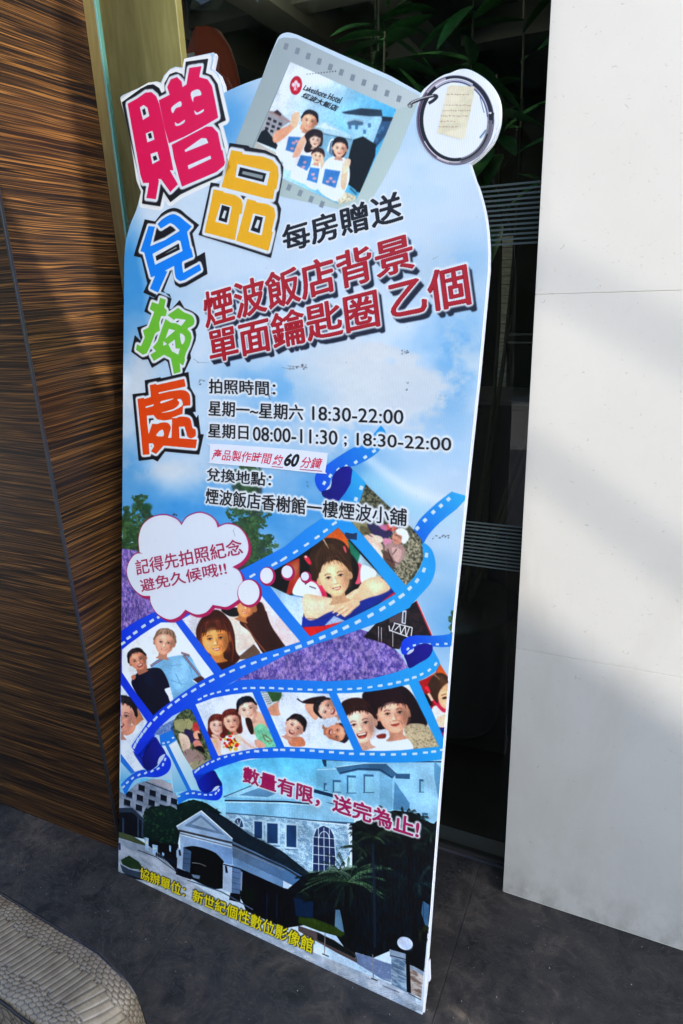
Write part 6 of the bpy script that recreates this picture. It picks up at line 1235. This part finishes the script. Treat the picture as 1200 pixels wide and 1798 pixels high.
def slab(name, pts_uv, d0, d1, mat, parent=sign, label=None):
    q = np.asarray(pts_uv); V, Fc = tess([q]); n = len(V); A = W3(V, d1); Bk = W3(V, d0)
    faces = [tuple(f) for f in Fc] + [tuple(i + n for i in f)[::-1] for f in Fc]
    rim0 = W3(q, d0); rim1 = W3(q, d1); k = len(q); base = 2 * n
    faces += [(base + i, base + (i + 1) % k, base + k + (i + 1) % k, base + k + i) for i in range(k)]
    o = mesh_obj(name, np.concatenate([A, Bk, rim0, rim1]), faces, mat, parent)
    if label: o['label'] = label
    return o
OUTLINE = [(208, 1530), (210, 1400), (213, 1150), (215, 900), (217, 640), (218.5, 464)] + sm([(218.5, 464), (221, 427), (229, 395), (240, 368), (248, 337)], 4, closed=False) + \
    [(240, 317), (233, 270), (225, 224), (213, 180), (211.5, 171), (216, 167), (243, 155), (261, 145), (276, 143), (283, 145), (288, 133), (299, 121), (309, 117), (321, 119), (324, 103), (375, 92), (376.5, 96), (372, 120), (384, 131), (391, 149), (393, 163)] + \
    sm([(393, 163), (427, 148), (460.6, 136)], 4, closed=False) + sm([(461, 135), (471, 108), (482, 81), (491, 63), (505, 57), (522, 61)], 4, closed=False) + [(598, 95), (683, 132), (739, 163.5)] + \
    sm([(739, 163.5), (755, 148), (773, 135), (788, 129), (797, 130)], 4, closed=False) + sm([(800, 125), (813, 121), (827, 123), (843, 132), (858, 145), (870, 162), (876, 180), (877, 203), (874, 223), (865, 247), (853, 263), (838, 278), (824, 288)], 4, closed=False) + \
    sm([(825, 289), (833, 315), (841, 335), (852, 380), (857, 430), (857, 475)], 4, closed=False) + [(840, 660), (822, 830), (795, 1090), (770, 1410), (742, 1782)]
OUV = PB(OUTLINE)
# two corrugated sheets back to back, then the printed face
back = slab('back_sheet', (OUV - [.427, 0]) * [1.000, 1] + [.4296, .0], -.0102, -.0056, SHEET)
core = slab('front_sheet', OUV, -.0052, -.0004, SHEET)
inset = OUV.copy(); cen = np.array([.43, .95])
face = sticker('printed_face', OUV, 0.0, px=False, label='sky, lavender and hotel picture printed over the whole sign')
L = .00035
def subd(p): return p
for nm, pts, lb in (('film_strip', STRIP_A, 'upper bright blue film strip'), ('film_strip', STRIP_C, 'lower bright blue film strip'), ('film_tail', TAIL_TOP, 'blue film tail curling up beside the opening hours'), ('film_tail', TAIL_R, 'blue film tail running off to the right edge'), ('film_tail', TAIL3, 'blue film tail at the right edge above the lower strip'),
                    ('film_curl', CURL1, 'dark blue curl at the left edge'), ('film_curl', CURL2, 'dark blue curl under the lower strip'), ('film_curl', CURL3, 'dark blue curl near the right edge'), ('film_curl', CURL_T, 'dark blue curl under the hours'), ('film_band', BAND1, None), ('film_band', BAND2, None)):
    try: sticker(nm, pts, L, label=lb)
    except Exception as e: print('sticker', nm, e)
for nm, pts, lb in ((('photo_frame'), F0, 'printed photo of a shouting boy at the left edge'), ('photo_frame', F1, 'printed photo of two laughing boys'), ('photo_frame', F2, 'printed photo of two young women'), ('photo_frame', F3, 'printed photo of a girl resting on folded arms'), ('photo_frame', COUPLE, 'printed photo of a couple lying in leaves'),
                    ('photo_frame', G0, 'small printed photo of a couple in leaves'), ('photo_frame', G1, 'printed photo of three women with red roses'), ('photo_frame', G2, 'printed photo of three laughing faces'), ('photo_frame', G3, 'printed photo of two girls cheek to cheek'), ('photo_frame', G4, 'cut-off printed photo of a girl at the right edge')):
    sticker(nm, pts, L * 2, label=lb)
card = sticker('key_tag_picture', CARD, L, label='grey film frame with a family photo in front of a hotel')
pc = sticker('family_photo', PIC, L * 2, parent=card, label='family of four waving in front of the hotel')
rg = sticker('ring_picture', RINGO, L * 2, label='steel split ring on a white disc')
lb_ = sticker('paper_label', LBL, L * 3, parent=rg, label='aged beige paper label with faded lines')
bub = sticker('thought_bubble', BUB, L * 3, label='pale cloud-shaped thought bubble with magenta rim')
for (x, y), a, b in BUBPX: sticker('bubble_dot', ell(x, y, a + 1.8, b + 2), L * 3.2)
for h in HEAD: sticker('headline_character', h['outline'], L * (4 if h['text'] in '贈品' else 3.4), label=f"{h['name']} {h['text']} with white and black outline")
tm = {}
for Q, Fc, col, nm, lb in TEXTS:
    if tuple(col) not in tm:
        c_ = np.clip(lin(col) / lin((208, 222, 246)) * BOARD_WHITE, .004, .9); tm[tuple(col)] = flat('ink', tuple(c_), .42)
    par = bub if (lb and 'bubble' in lb) else card if (lb and 'card' in lb and 'small' in lb) else sign
    o = mesh_obj(nm, W3(Q, L * 5), [f[::1] for f in Fc], tm[tuple(col)], par)
    o.data.update()
    if np.dot(np.array(o.data.polygons[0].normal), BN) < 0: o.data.flip_normals()
    if lb: o['label'] = lb
# stuck-on correction label with its own writing, really a sticker
STK = T(350, 600, 2.4)(sm([(52, 430), (300, 446), (528, 468), (540, 480), (532, 545), (520, 555), (290, 532), (58, 512), (47, 500), (48, 440)], 5))
SW = flat('white_vinyl', (.80, .78, .80), .3)
stk = slab('correction_label', PB(STK), L * 2, L * 6, SW, label='white rounded stick-on label with magenta characters and a bold 60')
for s_, quad, col, shr, bo in (('產品製作時間', [(57, 450), (312, 470), (308, 518), (55, 497)], (190, 8, 70), .2, .012), ('約', [(314, 474), (358, 477), (353, 522), (309, 519)], (190, 8, 70), .3, .02), ('60', [(364, 468), (428, 472), (420, 530), (358, 524)], (10, 10, 14), .25, .04), ('分鐘', [(432, 482), (524, 490), (518, 538), (427, 531)], (190, 8, 70), .25, .016)):
    V, Fc = glyph_tris(s_, shr, bo); Q = quad_map(V, q6(*quad)); c_ = np.clip(lin(col) / lin((208, 222, 246)) * BOARD_WHITE, .004, .9)
    o = mesh_obj('label_text', W3(Q, L * 6.5), Fc, flat('ink', tuple(c_), .42), stk)
    if np.dot(np.array(o.data.polygons[0].normal), BN) < 0: o.data.flip_normals()
for a, b in (((308, 524), (356, 528)), ((426, 536), (520, 544))): sticker('underline', T(350, 600, 2.4)([a, b, (b[0], b[1] + 3.5), (a[0], a[1] + 3.5)]), L * 6.5, mat=flat('ink', (.42, .002, .06), .42), parent=stk)
# clear tape over the label corner and the torn lower right corner
fold = slab('torn_corner_flap', PB([(741, 1700), (751, 1694), (752, 1730), (748, 1732), (742, 1781)]), -.019, -.0115, SHEET)
# ------------------------------------------------------------------ bench end upholstered in snakeskin-embossed leather, bottom left
def bench():
    Zt = .50; ang = math.radians(0)
    pA = np.array(on_plane_z((0, 1568), Zt)); pB = np.array(on_plane_z((170, 1672), Zt))
    ax = pB - pA; ax[2] = 0; ax /= np.linalg.norm(ax)                  # along the back seam, to the right
    ay = np.array([ax[1], -ax[0], 0])                                   # towards the viewer
    pC = np.array(on_plane_z((0, 1757), Zt)); depth = float((pC - pA) @ ay)
    end = np.array(on_plane_z((212, 1716), Zt)); Lx = float((end - pA) @ ax)
    return Zt, pA, ax, ay, depth, Lx
def on_plane_z(p, z):
    d = cam_ray(p); return d * ((z - CAMZ) / d[2]) + [0, 0, CAMZ]
Zt, pA, ax_, ay_, depth_, Lx_ = bench()
print('bench', pA, depth_, Lx_)
def bench_grid():
    # s runs along the length (0 at the left), over the rounded right end and down; t runs across, back seam 0 -> front seam 1
    RE = .060; S0 = -.30; flat_len = Lx_ - RE * .55; arc = RE * math.pi / 2 * .92; down = .34
    ds = .0011; dt = .0011; ns = int((flat_len - S0 + arc + down) / ds) ; nt_ = int(depth_ / dt)
    s = np.linspace(S0, flat_len + arc + down, ns); t = np.linspace(0, 1, nt_)
    S, Tt = np.meshgrid(s, t, indexing='ij')
    # position of the undisplaced surface
    a = np.clip((S - flat_len) / RE, 0, math.pi / 2 * .92); over = np.maximum(0, S - flat_len - arc)
    X = np.where(S < flat_len, S, flat_len + RE * np.sin(a)) + over * math.cos(math.pi / 2 * .92)
    Z = Zt - RE * (1 - np.cos(a)) - over * math.sin(math.pi / 2 * .92)
    crown = .010 * (1 - (2 * Tt - 1) ** 4)                                # padded crown
    nx, nz = np.sin(a), np.cos(a)
    # rounded plan corners at the end
    Yc = Tt * depth_; half = depth_ / 2; k = np.clip((S - (flat_len - .03)) / .05, 0, 1); sq = 1 - .10 * k * k * (3 - 2 * k)
    Y = half + (Yc - half) * sq
    # scale pattern
    H, Cv = scale_pattern(S, (Tt - .5) * depth_)
    edge = np.clip(np.minimum(Tt, 1 - Tt) * depth_ / .004, 0, 1)
    D = crown + H * .0018 * edge - .0025 * (1 - edge)
    P = pA + np.stack([X + nx * D], -1) * ax_ + Y[..., None] * ay_; P[..., 2] = Z + nz * D
    return P, Cv * edge, ns, nt_
def scale_pattern(S, Tc):
    """height 0..1 and groove mask of python scales: wide belly scales in the middle, rounded ones towards both edges"""
    wob = .0025 * np.sin(S * 38) + .0015 * np.sin(S * 91 + 2)
    Tq = Tc + wob; half = depth_ / 2; bel = half * .44
    cell = .0108
    skew = Tq * .35
    # belly scales, length along t
    v = (S + skew + (Tq ** 2) * 1.6) / cell; fb = v - np.floor(v); idb = np.floor(v)
    w_b = bel * (1 + .12 * np.sin(idb * 2.3))
    inb = np.abs(Tq) < w_b
    db = np.minimum(fb, 1 - fb) * cell; tipb = (w_b - np.abs(Tq)); g_b = np.minimum(db, np.maximum(tipb, 0) + .0)
    hb = np.clip(g_b / .0028, 0, 1) ** .55 * (.75 + .25 * fb) + .07 * np.sin(Tq * 900 + idb) * np.clip(g_b / .003, 0, 1) * np.clip(1 - fb, 0, 1)
    # flank scales, smaller outwards, staggered rows with arched tips
    q = (np.abs(Tq) - bel) / (half - bel); q = np.clip(q, 0, 1.2); rowf = (1 - (1 - np.clip(q, 0, 1)) ** 1.35) * 5.4 if False else q ** .85 * 5.2
    best = np.full(S.shape, 9.0); second = np.full(S.shape, 9.0); bid = np.zeros(S.shape)
    cs = cell * (1.0 - .0 * q); su = (S + skew + (Tq ** 2) * 1.6) / cs
    side = (Tq > 0) * 17.0
    for dr in (-1, 0, 1):
        rr = np.floor(rowf) + dr
        for dc in (-1, 0, 1):
            off = .5 * (np.mod(rr, 2)); cc = np.floor(su - off) + dc
            hsh = np.sin(cc * 12.9898 + rr * 78.233 + side) * 43758.5453; hsh = hsh - np.floor(hsh)
            h2 = np.sin(cc * 39.3 + rr * 11.1 + side) * 24634.63; h2 = h2 - np.floor(h2)
            dx = su - (cc + off + .5 + .16 * (hsh - .5)); dy = (rowf - (rr + .5 + .16 * (h2 - .5)))
            d = np.sqrt((dx * 1.0) ** 2 + (dy * .95) ** 2 + .25 * dx * dy)
            m = d < best; second = np.where(m, best, np.minimum(second, d)); bid = np.where(m, cc * 7 + rr, bid); best = np.where(m, d, best)
    gf = (second - best) * cell * .5; hf = np.clip(gf / .0022, 0, 1) ** .6 * (.85 + .3 * (.5 - best))
    Hh = np.where(inb, hb, hf); G = np.where(inb, np.clip(g_b / .0011, 0, 1), np.clip(gf / .0010, 0, 1))
    return Hh, G
def m_leather():
    n = NM('embossed_taupe_leather', Roughness=.24); n.b.inputs['Specular IOR Level'].default_value = .55
    at = n.node('ShaderNodeAttribute'); at.attribute_name = 'groove'
    nz = n.noise(n.coords(), 45, 4, .6); tone = n.ramp(nz, [(.3, (.112, .087, .058)), (.7, (.190, .158, .112))])
    n.base(n.mix(at.outputs['Fac'], (.012, .010, .009), tone)); n.bump(n.noise(n.coords(), 900, 2), .12, .0003)
    return n.m
LEATHER = m_leather()
P_, G_, ns_, nt_ = bench_grid()
bn = empty('leather_bench', tuple(pA + ax_ * .1 + ay_ * depth_ / 2 + np.array([0, 0, -Zt]))); tag(bn, 'taupe snakeskin-embossed leather bench end in the bottom left corner', 'bench')
V = P_.reshape(-1, 3); I = np.arange(ns_ * nt_).reshape(ns_, nt_)
Fq = np.stack([I[:-1, :-1], I[1:, :-1], I[1:, 1:], I[:-1, 1:]], -1).reshape(-1, 4)
me = bpy.data.meshes.new('leather_top'); me.vertices.add(len(V)); me.vertices.foreach_set('co', V.astype(np.float32).ravel())
me.loops.add(len(Fq) * 4); me.loops.foreach_set('vertex_index', Fq.ravel()[::1].astype(np.int32)); me.polygons.add(len(Fq)); me.polygons.foreach_set('loop_start', (np.arange(len(Fq)) * 4).astype(np.int32)); me.polygons.foreach_set('loop_total', np.full(len(Fq), 4, np.int32)); me.update(calc_edges=True)
me.polygons.foreach_set('use_smooth', np.ones(len(Fq), bool)); at = me.attributes.new('groove', 'FLOAT', 'POINT'); at.data.foreach_set('value', G_.reshape(-1).astype(np.float32)); me.materials.append(LEATHER)
if me.polygons[0].normal.z < 0: me.flip_normals()
top = place(link(bpy.data.objects.new('leather_top', me)), bn)
# piped seams along both edges, following the same profile
for col_, nm in ((0, 'rear_piping'), (nt_ - 1, 'front_piping')):
    pts = [P_[i, col_] + np.array([0, 0, .0022]) * (1 if i < ns_ * .5 else 0) for i in range(0, ns_, 6)]
    place(tube(nm, pts, .0026, LEATHER, n=8), bn)
# front and rear faces below the seams
def side_face(col_, out):
    pts = [P_[i, col_] for i in range(0, ns_, 8)]; n = len(pts); Vv = []; Fc = []
    for p in pts: Vv.append(p + out * .001); Vv.append(p * [1, 1, 0] + out * .004 + [0, 0, min(p[2] - .003, .09)])
    for i in range(n - 1): Fc.append((2 * i, 2 * i + 1, 2 * i + 3, 2 * i + 2))
    return Vv, Fc
vv, ff = side_face(nt_ - 1, ay_); bl = NM('embossed_leather_side', Roughness=.4)
vo = bl.node('ShaderNodeTexVoronoi', feature='DISTANCE_TO_EDGE'); bl.l(bl.coords(scale=(1.3, 1, .8), rot=(0, .6, 0)), vo.inputs['Vector']); vo.inputs['Scale'].default_value = 62
bl.base(bl.ramp(vo.outputs[0], [(.02, (.012, .010, .009)), (.09, (.13, .112, .09))])); bl.bump(bl.ramp(vo.outputs[0], [(0, (0, 0, 0)), (.2, (1, 1, 1))]), .6, .003); LEA2 = bl.m
place(mesh_obj('front_face', vv, ff, LEA2, smooth=True), bn); vv, ff = side_face(0, -ay_); place(mesh_obj('rear_face', vv, ff, LEA2, smooth=True), bn)
